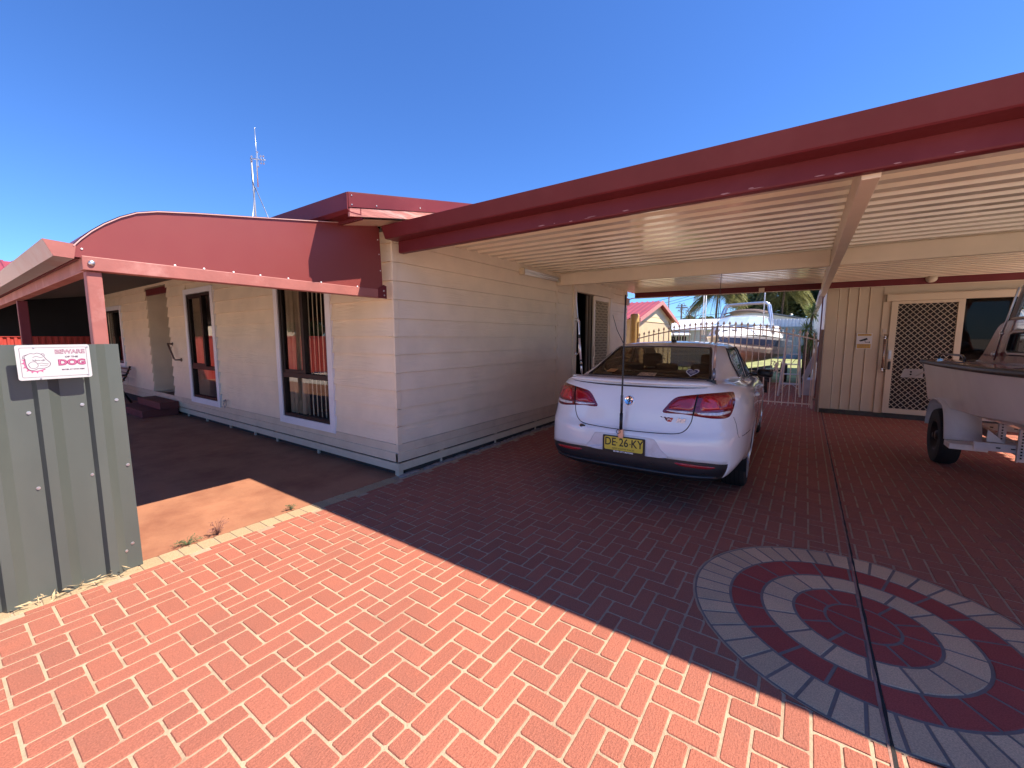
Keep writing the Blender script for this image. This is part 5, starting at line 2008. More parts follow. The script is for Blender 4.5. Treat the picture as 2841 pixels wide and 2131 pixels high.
g.prism(q, (0, .006, 0)); obj("windscreen_pane", g, GLASS_CL, boat)
g = MB(); g.tube(q + [q[0]], .018, 6); obj("windscreen_frame", g, MATS["windscreen_alu"], boat, smooth=True)
g = MB()
g.add([(BCX - .83, 4.5, 1.70), (BCX + .83, 4.5, 1.70), (BCX + .6, 3.3, 1.42), (BCX - .6, 3.3, 1.42)], [(0, 1, 2, 3)])
obj("cabin_top", g, MAROON, boat)
# stern rail, fairlead, bracket plate
g = MB(); g.tube([(1.42, 7.55, 1.24), (1.42, 7.52, 1.30), (1.43, 7.45, 1.325), (1.45, 6.72, 1.325), (1.45, 6.65, 1.30), (1.45, 6.62, 1.25)], .013, 8)
obj("stern_rail", g, M("rail_dark", (.08, .08, .085), rough=.25, metal=.8), boat, smooth=True)
g = MB(); g.box(1.40, 1.46, 7.50, 7.60, 1.23, 1.26); g.cyl((1.43, 7.55, 1.25), (1.43, 7.55, 1.285), .012, 8)
obj("cleat", g, CHROME, boat, bev=.003)
g = MB(); g.tube([(1.36, 7.1, 1.235), (1.40, 6.6, 1.25), (1.50, 5.8, 1.262), (1.52, 5.2, 1.28)], .010, 6)
obj("mooring_line", g, BLACK, boat, smooth=True)
g = MB(); g.prism([(1.135, 7.95, .970), (1.36, 7.95, .968), (1.36, 7.95, 1.090), (1.165, 7.95, 1.090)], (0, .03, 0)); g.bar((1.30, 7.95, 1.0), (1.38, 7.87, 1.08), .03, .015)
brk = obj("transom_bracket", g, M("bracket_white", (.60, .52, .47), rough=.4), boat, bev=.004)
g = MB()
for zz in (1.015, 1.05):
    g.lathe((1.235, 7.947, zz), (0, 1, 0), [(.0, 0), (.012, 0), (.012, .004)], 12)
obj("bolt_hole", g, BLACKM, brk)

# trailer
TRL = M("trailer_white", (.74, .69, .66), rough=.4, var=.06, scale=5, stain=(.42, .30, .22), stain_scale=6, stain_amt=.25)
tr = thing("boat_trailer", "white boat trailer with black tyre and square mudguard under the runabout", "trailer", (BCX, 5.4, 0))
WY = 7.10
for s_ in (-1, 1):
    xo = BCX + s_ * 1.06
    g = MB()
    g.lathe((xo, WY, .335), (s_, 0, 0), [(.17, -.19), (.26, -.205), (.315, -.19), (.333, -.15), (.335, -.10), (.333, -.04), (.315, -.005), (.26, .004), (.18, -.01), (.17, -.03)], 36, close=True)
    wl = obj("wheel", g, RUBBER, tr, auto=40)
    g = MB(); g.lathe((xo, WY, .335), (s_, 0, 0), [(0, -.02), (.05, -.02), (.07, -.06), (.15, -.07), (.172, -.02), (.178, -.012)], 28); g.cyl((xo, WY, .335), (xo + s_ * .004, WY, .335), .03, 12)
    obj("rim", g, M("rim_dark", (.025, .022, .02), rough=.5, metal=.4), wl, smooth=True)
    g = MB()
    pr = [(7.46, .42), (7.43, .55), (7.37, .67), (7.28, .755), (7.15, .79), (6.95, .795), (6.76, .775), (6.64, .70), (6.56, .56), (6.50, .40)]
    pr = [(p.x, p.y) for p in spline(pr, 4)]
    xa, xb = xo + s_ * .02, xo - s_ * .27
    n = len(pr)
    g.add([(xa, a, b) for a, b in pr] + [(xb, a, b) for a, b in pr], [(i, i + 1, n + i + 1, n + i) for i in range(n - 1)])
    # turned-down edge towards the outside
    g.add([(xa, a, b) for a, b in pr] + [(xa + s_ * .004, WY + (a - WY) * .965, .36 + (b - .36) * .955) for a, b in pr], [(i, i + 1, n + i + 1, n + i) for i in range(n - 1)])
    md = obj("mudguard", g, TRL, tr, auto=40)
    so = md.modifiers.new("thickness", 'SOLIDIFY'); so.thickness = .006
    g = MB(); g.box(min(xa, xb), max(xa, xb), 6.30, 6.512, .335, .395)
    obj("step_plate", g, TRL, tr, bev=.006)
    g = MB(); g.ball((xa - s_ * .10, 6.525, .44), .009, 8); obj("bolt", g, STEEL, tr)
    g = MB(); g.bar((BCX + s_ * .62, 7.75, .43), (BCX + s_ * .60, 3.6, .41), .05, .09); g.bar((BCX + s_ * .60, 3.6, .41), (BCX, 1.2, .42), .05, .09)
    obj("chassis_rail", g, TRL, tr, bev=.004)
    for yy in (5.85, 6.35, 4.6):
        g = MB(); xx = BCX + s_ * .70
        g.box(xx - .03, xx + .03, yy - .006, yy + .006, .36, .80); g.box(xx - .03, xx - .024, yy - .035, yy + .006, .36, .80)
        up_ = obj("upright", g, TRL, tr)
        g = MB()
        for k in range(13):
            g.box(xx - .006, xx + .006, yy - .009, yy - .004, .39 + k * .03, .404 + k * .03)
        obj("slot", g, BLACKM, up_)
    g = MB(); g.bar((BCX + s_ * .70, 6.6, .82), (BCX + s_ * .70, 4.2, .84), .06, .04)
    obj("bunk", g, M("bunk_grey", (.2, .18, .17), rough=.9), tr)
for yy in (6.10, 7.5, 4.6):
    g = MB(); g.box(BCX - .95, BCX + .95, yy - .02, yy + .02, .395, .475); cb_ = obj("cross_member", g, TRL, tr, bev=.003)
    g = MB()
    for k in range(16):
        g.box(BCX - .8 + k * .1, BCX - .77 + k * .1, yy - .0225, yy - .018, .428, .440)
    obj("slot", g, BLACKM, cb_)
g = MB(); g.cyl((BCX, 1.25, 0), (BCX, 1.25, .45), .03, 10); obj('jockey_stand', g, STEEL, tr)
g = MB(); g.cyl((BCX - 1.0, WY, .335), (BCX + 1.0, WY, .335), .028, 10)
obj("axle", g, STEEL, tr)
g = MB(); g.prism([(BCX - .85, 6.15, .475), (BCX - .72, 6.15, .475), (BCX - .85, 6.15, .60)], (0, .01, 0)); obj("gusset", g, TRL, tr)
g = MB(); g.box(1.80, 2.05, 6.2, 6.9, .345, .36); obj("sun_patch_board", g, M("sun_patch_white", (.7, .66, .62), rough=.5), tr, bev=.003)  # added board, its white stands in for a patch of sunlight

# ================================================================== cream steel shed on the right
SHC = M("shed_cream", (.60, .47, .32), rough=.45, var=.05, scale=3, bump=.05, bscale=150)
SHW = M("shed_side_white", (.72, .70, .68), rough=.5, var=.04)
shed = thing("cream_shed", "cream ribbed steel shed with a diamond grille sliding door behind the boat", "shed", (3, 10.6, 0))
SY = 10.55
g = MB(); g.box(.312, 6.0, SY + .03, SY + .08, .085, 2.60); g.box(.318, .36, SY + .03, 26.0, .0, 2.66)
obj("wall", g, SHC, shed)
g = MB(); g.box(.306, .487, SY - .012, SY + .03, .09, 2.50); obj("corner_flashing", g, SHC, shed, bev=.006)
xs = [.489, .636, .79, .955, 1.155]
for a, b in zip(xs[:-1], xs[1:]):
    g = MB()
    g.prism([(a, SY + .03, .10), (a, SY + .016, .10), (a + .010, SY - .004, .10), (a + .022, SY + .010, .10), (b - .002, SY + .012, .10), (b - .002, SY + .03, .10)], (0, 0, 2.40))
    obj("wall_panel", g, SHC, shed)
g = MB(); g.box(1.157, 6.0, SY - .0, SY + .03, 2.325, 2.52); obj("wall_panel", g, SHC, shed)
g = MB(); g.box(.312, 6.0, SY - .004, SY + .03, 0.0, .088); obj("kick_plate", g, M("kick_dark", (.07, .055, .045), rough=.8, var=.3, scale=10, stain=(.09, .10, .05), stain_scale=8, stain_amt=.6), shed)
g = MB()
for k in range(14):
    p = Vector((.34 + R.uniform(0, .35), SY - .02 - R.uniform(0, .05), .01))
    g.tube([p, p + Vector((R.uniform(-.03, .03), -.01, R.uniform(.02, .06)))], [.004, .001], 4)
tag(obj("moss_tuft", g, GRN, None), "tuft of green moss at the foot of the cream shed corner", "weed")
g = MB(); g.box(1.20, 6.0, SY - .07, SY, 2.20, 2.318); g.box(1.19, 6.0, SY - .075, SY + .0, 2.319, 2.328)
obj("door_header", g, SHC, shed, bev=.004)
g = MB()
g.box(1.159, 1.275, SY - .012, SY + .03, .09, 2.20)
obj("door_jamb", g, SHC, shed, bev=.003)
g = MB()
for (a, b, c, d) in ((1.277, 1.372, .10, 2.198), (2.15, 2.235, .10, 2.198), (1.372, 2.15, .10, .195), (1.372, 2.15, 2.146, 2.198)):
    g.box(a, b, SY - .045, SY - .012, c, d)
sd = obj("sliding_door", g, SHC, shed, bev=.003)
g = diamond(MB(), lambda a, b: (1.37 + a, SY - .03, .193 + b), .782, 1.955, .089, .096, .0052)
obj("diamond_grille", g, M("grille_cream", (.52, .43, .32), rough=.5), sd)
g = MB(); g.box(1.365, 2.16, SY - .012, SY - .006, .19, 2.15); obj("fly_mesh", g, M("mesh_dark", (.012, .009, .008), rough=.8), sd)
g = MB(); g.box(1.295, 1.335, SY - .062, SY - .046, 1.13, 1.29); g.cyl((1.315, SY - .07, 1.245), (1.315, SY - .045, 1.245), .014, 12); obj("lock_plate", g, STEEL, sd, bev=.003)
g = MB(); g.box(1.302, 1.340, SY - .075, SY - .046, .93, 1.085); obj("latch", g, BLACK, sd, bev=.010)
g = MB()
g.box(2.236, 6.0, SY - .02, SY - .014, 1.0, 2.198); obj("window_pane", g, glass_mat("shed_glass", (.30, .28, .27), 1.5, .4), shed)
g = MB(); g.box(2.24, 6.0, SY - .03, SY + .03, .09, 1.0); obj("wall_panel", g, SHC, shed)
g = MB(); g.box(2.3, 6.0, SY + .10, SY + .12, .1, 2.2); g.box(3.4, 3.5, SY - .01, SY + .03, 1.0, 2.2)
obj("dark_inside", g, DARKROOM, shed)
hd = thing("door_pull", "long chrome pull handle beside the shed's diamond grille door", "door handle", (1.22, SY - .05, 1.22))
g = MB(); g.tube([(1.222, SY - .06, 1.50), (1.224, SY - .075, 1.2), (1.226, SY - .06, .95)], .017, 10); obj("bar", g, M("pull_bronze", (.30, .20, .16), rough=.25, metal=.7), hd, smooth=True)
for zz in (1.545, .905):
    g = MB(); g.lathe((1.222, SY - .012, zz), (0, -1, 0), [(.052, 0), (.052, .008), (.03, .022), (.02, .05), (.026, .06), (0, .07)], 18); g.cyl((1.222, SY - .055, zz - (.06 if zz > 1 else -.06)), (1.222, SY - .055, zz), .016, 10)
    obj("rose", g, CHROME, hd, smooth=True)
g = MB(); g.box(1.19, 1.24, SY - .03, SY - .012, 1.62, 1.69)
tag(obj("bell_push", g, M("bell_cream", (.58, .5, .4), rough=.4), None, bev=.004), "small cream bell push above the chrome pull handle", "door bell")
# camera notice
nt_ = thing("camera_notice", "small white and yellow notice with a black security camera drawing on the shed", "sign", (.93, SY - .03, 1.46))
no = Vector((.93, SY - .016, 1.462)); RX, UZ = Vector((1, 0, 0)), Vector((0, 0, 1))
obj("plate", plate(rrect(.232, .30, .008), no, RX, UZ, .003), M("notice_white", (.66, .60, .56), rough=.4, var=.03), nt_)
YO = M("notice_amber", (.56, .32, .05), rough=.4, var=.05)
obj("band", plate(rrect(.205, .038, .003), no + UZ * .118, RX, UZ, .0045), YO, nt_)
obj("band", plate(rrect(.205, .082, .003), no - UZ * .098, RX, UZ, .0045), YO, nt_)
onn = lambda a, b, h=.006: no + RX * a + UZ * b + Vector((0, -h, 0))
g = MB()
g.prism([onn(-.055, .022, .0035), onn(.038, .062, .0035), onn(.055, .030, .0035), onn(-.030, -.004, .0035)], (0, -.002, 0))
g.prism([onn(-.078, .016, .0035), onn(-.055, .022, .0035), onn(-.030, -.004, .0035), onn(-.060, -.010, .0035)], (0, -.002, 0))
line(g, [(.012, .012), (.016, -.022), (.078, -.022)], .010, .005, onn)
line(g, [(.080, -.008), (.080, -.036)], .012, .005, onn)
obj("camera_drawing", g, PB, nt_, fix=False)
obj("lettering", text_mb("CCTV IN USE", .026, no + UZ * .118 + Vector((0, -.005, 0)), RX, UZ, .001, 1.05), INK, nt_, fix=False)
obj("lettering", text_mb("SURVEILLANCE", .026, no - UZ * .080 + Vector((0, -.005, 0)), RX, UZ, .001, .92), INK, nt_, fix=False)
obj("lettering", text_mb("CAMERAS IN USE", .024, no - UZ * .116 + Vector((0, -.005, 0)), RX, UZ, .001, .88), INK, nt_, fix=False)
# shed side: pale wall, barge and gutter
g = MB(); g.box(.296, .317, SY + .03, 26.0, .0, 2.45); obj("side_wall", g, SHW, shed)
g = MB()
g.prism([(.20, SY - .02, 2.50), (.33, SY - .02, 2.50), (.33, SY - .02, 2.66), (.20, SY - .02, 2.60)], (0, 15.5, 0)); obj("barge_gutter", g, M("gutter_beige", (.50, .37, .30), rough=.45, var=.06), shed)
g = MB(); g.add([(.2, SY + .03, 2.665), (6, SY + .03, 2.78), (6, 26.2, 2.78), (.2, 26.2, 2.665)], [(0, 1, 2, 3)]); obj("roof", g, M("shed_roof", (.5, .48, .45), rough=.4), shed)
g = MB(); g.box(.27, .295, 12.6, 12.66, 0, 2.5); obj("downpipe", g, M("pipe_maroon", (.16, .05, .05), rough=.5), shed)

# ================================================================== spear-top gate
GT = M("gate_beige", (.86, .72, .62), rough=.45, var=.1, scale=8, stain=(.70, .52, .42), stain_scale=9, stain_amt=.3)
gate = thing("spear_gate", "beige spear topped double gate with scrolls across the rear of the carport", "gate", (-1.7, 10.75, 0))
GY = 10.75


def gz_(x):
    return 1.775 - .275 * abs((x + 1.72) / 1.85) ** 1.9


x = -3.52
k = 0
picks = []
while x < .16:
    mb = MB()
    zt = gz_(x)
    mb.box(x - .009, x + .009, GY - .009, GY + .009, .06, zt + .06)
    z0 = zt + .06
    mb.add([(x - .009, GY, z0), (x - .030, GY, z0 + .012), (x, GY, z0 + .085), (x + .030, GY, z0 + .012), (x + .009, GY, z0), (x, GY - .012, z0 + .02), (x, GY + .012, z0 + .02)],
           [(0, 5, 1), (1, 5, 2), (2, 5, 3), (3, 5, 4), (0, 1, 6), (1, 2, 6), (2, 3, 6), (3, 4, 6), (0, 4, 5), (0, 6, 4)])
    obj("picket", mb, GT, gate)
    x += .1222
g = MB()
g.tube([(xx / 20, GY, gz_(xx / 20)) for xx in range(-71, 4)], .016, 6); g.bar((-3.55, GY, .125), (.20, GY, .125), .02, .022)
obj("rail", g, GT, gate, smooth=False)
for xx, zt in ((-1.80, 1.80), (-1.70, 1.80), (-3.56, 1.50), (.19, 1.505)):
    g = MB(); g.box(xx - .022, xx + .022, GY - .022, GY + .022, .04, zt); obj("stile", g, GT, gate, bev=.003)
g = MB(); g.box(.245, .30, GY - .12, GY - .06, -.02, 1.692); g.box(.20, .25, GY - .04, GY + .0, 1.44, 1.48); g.box(.20, .25, GY - .04, GY + .0, .22, .26)
obj("post", g, M("gate_post", (.36, .25, .21), rough=.5, var=.08), gate, bev=.003)


def scroll(mb, cx, cz, s_, flip=1, fv=1):
    pts = []
    for k in range(22):
        t = k / 21 * 4.2
        r_ = s_ * (1 - .18 * t)
        pts.append((cx + flip * r_ * math.cos(t), GY - .012, cz + fv * r_ * math.sin(t)))
    mb.tube(pts, .0075, 5)


for cx in (-.49, -1.28, -2.2, -2.95):
    g = MB()
    for f_ in (1, -1):
        scroll(g, cx + f_ * .072, .98, .055, -f_, 1); scroll(g, cx + f_ * .072, .82, .055, -f_, -1)
        g.tube([(cx + f_ * .02, GY - .012, 1.02), (cx + f_ * .055, GY - .012, .95), (cx + f_ * .018, GY - .012, .90), (cx + f_ * .055, GY - .012, .85), (cx + f_ * .02, GY - .012, .77)], .0075, 5)
    g.prism([(cx - .03, GY - .016, .94), (cx, GY - .016, 1.0), (cx + .03, GY - .016, .94), (cx + .015, GY - .016, .90), (cx + .03, GY - .016, .86), (cx, GY - .016, .79), (cx - .03, GY - .016, .86), (cx - .015, GY - .016, .90)], (0, .006, 0))
    obj("scroll", g, GT, gate, fix=True)
g = MB()
for f_ in (1, -1):
    scroll(g, -1.53 + f_ * .05, 1.50, .045, -f_, 1); scroll(g, -1.53 + f_ * .05, 1.40, .045, -f_, -1)
    scroll(g, -1.98 + f_ * .05, 1.50, .045, -f_, 1); scroll(g, -1.98 + f_ * .05, 1.40, .045, -f_, -1)
obj("scroll", g, GT, gate)
# ================================================================== yard beyond the gate
# ladder
LAD = M("ladder_white", (.62, .62, .64), rough=.35, metal=.3, var=.05)
lad = thing("step_ladder", "white aluminium step ladder standing beyond the gate", "ladder", (-.25, 13.2, 0))
for s_ in (-1, 1):
    xb, xt = -.265 + s_ * .235, -.265 + s_ * .125
    g = MB(); g.bar((xb, 12.95, 0), (xt, 13.25, 1.62), .035, .07); obj("rail", g, LAD, lad, bev=.004)
    g = MB(); g.bar((-.265 + s_ * .20, 13.75, 0), (xt, 13.27, 1.50), .025, .04); obj("back_leg", g, LAD, lad)
for k, zz in enumerate((.32, .58, .84, 1.10, 1.32, 1.56)):
    t = zz / 1.62
    hw = .235 + (.125 - .235) * t
    g = MB(); g.box(-.265 - hw, -.265 + hw, 12.95 + .3 * t - .05, 12.95 + .3 * t + .05, zz - .012, zz + .012); obj("tread", g, LAD, lad, bev=.003)
g = MB(); g.bar((-.46, 13.7, .28), (-.07, 13.7, .28), .02, .03); g.bar((-.46, 13.0, .2), (-.30, 12.98, .34), .015, .02); g.bar((-.07, 13.0, .2), (-.23, 12.98, .34), .015, .02); obj("brace", g, LAD, lad)
# leaning sheet against the shed
g = MB(); g.prism([(-.02, 13.15, .50), (.07, 13.25, .40), (.285, 13.3, .95), (.285, 13.25, 1.35), (.18, 13.2, 1.10)], (.01, .012, 0)); g.box(.0, .28, 13.5, 14.3, 0.0, .42)
tag(obj("leaning_board", g, M("board_grey", (.55, .56, .60), rough=.5, var=.1), None), "grey white board leaning on the pale shed side wall", "board")

# cream outbuilding with red roof, gable towards the yard
YEC = M("outbuilding_cream", (.70, .56, .32), rough=.6, var=.05)
ob = thing("outbuilding", "small cream gabled outbuilding with a red roof behind the gate", "outbuilding", (-6, 16, 0))
XB = -4.62
for zz0, zz1 in ((2.10, 2.28), (2.28, 2.46), (2.46, 2.64), (2.64, 2.84)):
    hw = lambda z_: 2.2 * (2.82 - z_) / .64 if z_ > 2.18 else 2.2
    a0, a1 = max(.02, hw(zz0)), max(.02, hw(zz1))
    g = MB(); g.prism([(XB + .012, 16.0 - a0, zz0), (XB + .012, 16.0 + a0, zz0), (XB, 16.0 + a1, zz1), (XB, 16.0 - a1, zz1)], (-.03, 0, 0)); obj("weatherboard", g, YEC, ob)
g = MB(); g.box(XB - 4.0, XB - .03, 13.82, 18.2, 0, 2.15); g.box(XB - .03, XB + .005, 13.80, 13.98, 0, 2.12); g.box(XB - .03, XB + .005, 18.05, 18.2, 0, 2.12); obj("wall", g, YEC, ob)
g = MB()
y = 13.98
while y < 18.04:
    g.prism([(XB - .03, y, 0), (XB - .005, y + .02, 0), (XB - .005, y + .10, 0), (XB - .03, y + .12, 0)], (0, 0, 2.07)); y += .13
obj("roller_door", g, M("roller_cream", (.66, .53, .33), rough=.5, var=.04), ob)
for s_ in (-1, 1):
    prof = []
    xx = XB + .22
    g = MB()
    while xx > XB - 4.2:
        prof += [(xx, 0), (xx - .13, 0), (xx - .145, .028), (xx - .19, .028)]; xx -= .2
    g.add([(a, 16.0, 2.87 + b) for a, b in prof] + [(a, 16.0 + s_ * 2.5, 2.14 + b) for a, b in prof], [(i, i + 1, len(prof) + i + 1, len(prof) + i) for i in range(len(prof) - 1)])
    obj("roof", g, RED_ROOF, ob, fix=False)
    g = MB(); g.bar((XB + .22, 16.0, 2.80), (XB + .22, 16.0 + s_ * 2.5, 2.07), .03, .15, up=(1, 0, 0)) if False else g.prism([(XB + .205, 16.0, 2.90), (XB + .205, 16.0 + s_ * 2.52, 2.165), (XB + .205, 16.0 + s_ * 2.52, 2.03), (XB + .205, 16.0, 2.75)], (.02, 0, 0))
    obj("bargeboard", g, M("barge_pink", (.48, .20, .17), rough=.5), ob)
# yellow-cream hot water unit by the house corner
g = MB(); g.lathe((-4.18, 12.3, 0), (0, 0, 1), [(.0, 0), (.13, 0), (.13, 2.18), (.11, 2.23), (0, 2.24)], 20); g.cyl((-4.05, 12.25, 0), (-4.05, 12.25, 2.0), .02, 8)
tag(obj("hot_water_unit", g, M("unit_ochre", (.55, .37, .12), rough=.5, var=.08), None, smooth=False), "tall ochre hot water unit beyond the gate beside the house wall", "water heater")

# pale site cabin with awning
cab = thing("site_cabin", "white roofed cabin with a striped window awning, left of the white cruiser", "cabin", (-5, 24.5, 0))
CW = M("cabin_grey", (.50, .50, .52), rough=.5, var=.05)
g = MB(); g.box(-6.6, -3.4, 24.0, 27, 0, 1.97); obj("wall", g, CW, cab)
for k in range(12):
    g = MB(); xx = -6.6 + k * .265; g.box(xx, xx + .245, 23.975, 24.0, .6, 1.95); obj("wall_panel", g, CW, cab)
g = MB(); g.add([(-6.8, 23.8, 1.97), (-3.3, 23.8, 1.97), (-3.3, 26.5, 2.62), (-6.2, 26.5, 2.62)], [(0, 1, 2, 3)]); g.box(-6.8, -3.3, 23.78, 23.81, 1.92, 1.98); obj("roof", g, M("white_roof", (.70, .71, .73), rough=.35, var=.04), cab)
g = MB()
n = 14
vs = []
for k in range(n + 1):
    vs += [(-6.15 + k * .072, 23.97, 1.88), (-6.15 + k * .085, 23.45, 1.70), (-6.15 + k * .085, 23.45, 1.64 if k % 2 else 1.67)]
g.add(vs, [(k * 3 + i, k * 3 + 3 + i, k * 3 + 4 + i, k * 3 + 1 + i) for k in range(n) for i in range(2)]); obj("awning", g, M("awning_white", (.74, .73, .70), rough=.6), cab, fix=False)
g = MB(); g.box(-6.1, -5.25, 23.93, 23.974, 1.32, 1.64); wnd = obj("window", g, WHITE, cab)
for k in range(3):
    g = MB(); g.box(-6.07 + k * .28, -5.83 + k * .28, 23.92, 23.93, 1.35, 1.62); obj("pane", g, BLACK, wnd)

# white cruiser on a trailer, bow towards the gate
CRW = M("cruiser_white", (.85, .84, .82), rough=.3, var=.03, coat=.4)
CRB = M("cruiser_navy", (.05, .075, .16), rough=.3, coat=.4)
cr_ = thing("cabin_cruiser", "white cabin cruiser with a navy stripe and silver roll bar beyond the gate", "boat", (-1.6, 16, 0), 0)
bow, ax_ = Vector((-2.05, 13.3, 0)), Vector((.10, 1, 0)).normalized()
px_ = Vector((ax_.y, -ax_.x, 0))


def cpt(t, a, z):
    return bow + ax_ * (5.6 * t) + px_ * a + Vector((0, 0, z))


def csec(t):
    b = 1.12 * (1 - (1 - min(1, t / .62)) ** 2.1)
    return b, 1.60 - .18 * t, .62 + .42 * (1 - t) ** 2.4, b * (.72 + .22 * t), .92 + .32 * (1 - t) ** 2.2


bands = []
NB = 26
levels = [0, .30, .55, .78, .80, 1.0]
for name, lo, hi, mt in (("hull", 0.0, .72, M("hull_cream", (.66, .55, .46), rough=.4, var=.05)), ("stripe", .72, .93, CRB), ("gunwale", .93, 1.0, CRW)):
    g = MB()
    for s_ in (-1, 1):
        vs = []
        for k in range(NB + 1):
            t = k / NB
            b, gz, kz, cb, cz = csec(t)
            for j in range(7):
                u = lo + (hi - lo) * j / 6
                if u < .45:
                    q = u / .45
                    a_, z_ = cb * q ** .8, kz + (cz - kz) * q
                else:
                    q = (u - .45) / .55
                    a_, z_ = cb + (b - cb) * q, cz + (gz - cz) * q
                step = .010 * (int(u * 9) % 2)
                vs.append(cpt(t, s_ * (a_ + (step if name == "hull" else .012)), z_))
        g.add(vs, [(k * 7 + j, k * 7 + j + 1, k * 7 + 8 + j, k * 7 + 7 + j) for k in range(NB) for j in range(6)])
    obj(name, g, mt, cr_, smooth=name != "hull")
g = MB()
b1 = csec(1)
g.add([cpt(1, -b1[0], b1[1]), cpt(1, b1[0], b1[1]), cpt(1, b1[3], b1[4]), cpt(1, 0, b1[2]), cpt(1, -b1[3], b1[4])], [(0, 1, 2, 3, 4)]); obj("transom", g, CRW, cr_)
# deck and cabin
g = MB()
vs = []
for k in range(NB + 1):
    t = k / NB
    b, gz, *_ = csec(t)
    vs += [cpt(t, -b, gz), cpt(t, -b * .5, gz + .06), cpt(t, 0, gz + .08), cpt(t, b * .5, gz + .06), cpt(t, b, gz)]
g.add(vs, [(k * 5 + j, k * 5 + j + 1, k * 5 + 6 + j, k * 5 + 5 + j) for k in range(NB) for j in range(4)]); obj("deck", g, CRW, cr_, smooth=True)
g = MB()
L1 = [cpt(.16, -.30, 1.63), cpt(.16, .30, 1.63), cpt(.34, .82, 1.60), cpt(.80, .95, 1.52), cpt(.80, -.95, 1.52), cpt(.34, -.82, 1.60)]
L2 = [cpt(.22, -.25, 1.80), cpt(.22, .25, 1.80), cpt(.36, .70, 1.92), cpt(.80, .80, 1.95), cpt(.80, -.80, 1.95), cpt(.36, -.70, 1.92)]
g.add(L1 + L2, [(i, (i + 1) % 6, 6 + (i + 1) % 6, 6 + i) for i in range(6)] + [(6, 7, 8, 9, 10, 11)]); obj("cabin", g, CRW, cr_, bev=.03)
for a in (-.62, -.20, .28):
    g = MB(); p = cpt(.20, a * .55, 1.70); g.box(p.x - .075, p.x + .075, p.y - .02, p.y + .02, p.z - .075, p.z + .075); obj("cabin_window", g, M("window_tan", (.30, .25, .20), rough=.3), cr_, bev=.02)
g = MB()
W1 = [cpt(.36, -.74, 1.93), cpt(.33, -.3, 1.95), cpt(.33, .3, 1.95), cpt(.36, .74, 1.93), cpt(.62, .82, 1.95)]
W2 = [cpt(.46, -.66, 2.17), cpt(.44, -.28, 2.24), cpt(.44, .28, 2.24), cpt(.46, .66, 2.20), cpt(.62, .74, 2.17)]
g.add(W1 + W2, [(i, i + 1, 6 + i, 5 + i) for i in range(4)]); obj("windscreen", g, M("screen_blue", (.42, .52, .62), rough=.12, var=.1, coat=.5), cr_, fix=False)
g = MB(); g.tube(W2, .018, 6); g.tube([W1[0], W2[0]], .015, 6); g.tube([W1[3], W2[3]], .015, 6); obj("windscreen_frame", g, CRW, cr_, smooth=True)
g = MB()
for t_ in (.56, .62):
    rb = [cpt(t_ - .05, -.86, 1.6), cpt(t_, -.70, 2.50), cpt(t_, -.62, 2.62), cpt(t_, -.50, 2.67), cpt(t_, .50, 2.70), cpt(t_, .62, 2.65), cpt(t_, .68, 2.52), cpt(t_ - .05, .86, 1.6)]
    g.tube(spline(rb, 3), .036, 8)
obj("roll_bar", g, ALU, cr_, smooth=True)
g = MB()
vs = []
for k in range(9):
    a = -.62 + 1.24 * k / 8
    zc = 2.50 - .10 * abs(a / .62) ** 2.5
    vs += [cpt(.50, a, zc - .06), cpt(.62, a, zc + .03), cpt(.80, a, zc - .03)]
g.add(vs, [(k * 3 + j, k * 3 + j + 1, k * 3 + 4 + j, k * 3 + 3 + j) for k in range(8) for j in range(2)]); so_ = obj("bimini_top", g, M("canvas_brown", (.16, .11, .09), rough=.8), cr_, smooth=True)
m_ = so_.modifiers.new("thickness", 'SOLIDIFY'); m_.thickness = .04
for a, zt in ((-.95, 2.72), (-.88, 2.55), (.80, 3.6)):
    g = MB(); g.tube([cpt(.30, a, 1.62), cpt(.28, a + .03 * (1 if a < 0 else .5), zt + .35)], [.02, .014], 6); obj("rod", g, WHITE, cr_, smooth=True)
g = MB(); pts = [cpt(.03, -.02, 1.86)] + [cpt(t, s, 1.86 - .1 * t) for t, s in ((.1, .32), (.25, .80), (.45, 1.08), (.6, 1.10))]
g.tube(pts, .014, 6); g.tube([Vector(2 * cpt((p - bow).dot(ax_) / 5.6, 0, 0)) * 1 - Vector((p.x, p.y, 0)) * 1 + Vector((0, 0, p.z)) if False else cpt((p - bow).dot(ax_) / 5.6, -(p - bow).dot(px_), p.z) for p in pts], .014, 6)
for p in pts[1:]:
    g.tube([p, Vector((p.x, p.y, p.z - .26))], .010, 6)
obj("bow_rail", g, CHROME, cr_, smooth=True)
tn = (cpt(.5, csec(.5)[0], 0) - cpt(.3, csec(.3)[0], 0)).normalized()
obj("lettering", text_mb("UE 231", .17, cpt(.36, csec(.36)[0] + .0, 1.27) + Vector((.02, -.03, 0)), tn, (-.05, .10, 1), .004, 1.0, .3), INK, cr_, fix=False)
g = MB(); g.bar((-2.0, 14.2, .45), (-1.0, 18.6, .45), .08, .08); g.bar((-2.4, 17.3, .4), (-.5, 17.1, .4), .06, .06)
for xx in (-2.2, -.55):
    g.lathe((xx, 17.2, .33), (1, 0, 0), [(.15, -.1), (.3, -.1), (.33, -.06), (.33, .06), (.3, .1), (.15, .1)], 20, close=True)
g.box(-1.25, -.75, 14.0, 14.5, .25, .55); g.cyl((-.85, 13.6, .0), (-.85, 13.6, .35), .06, 10)
tag(obj("cruiser_trailer", g, BLACK, None), "dark trailer and wheels under the white cabin cruiser", "trailer")

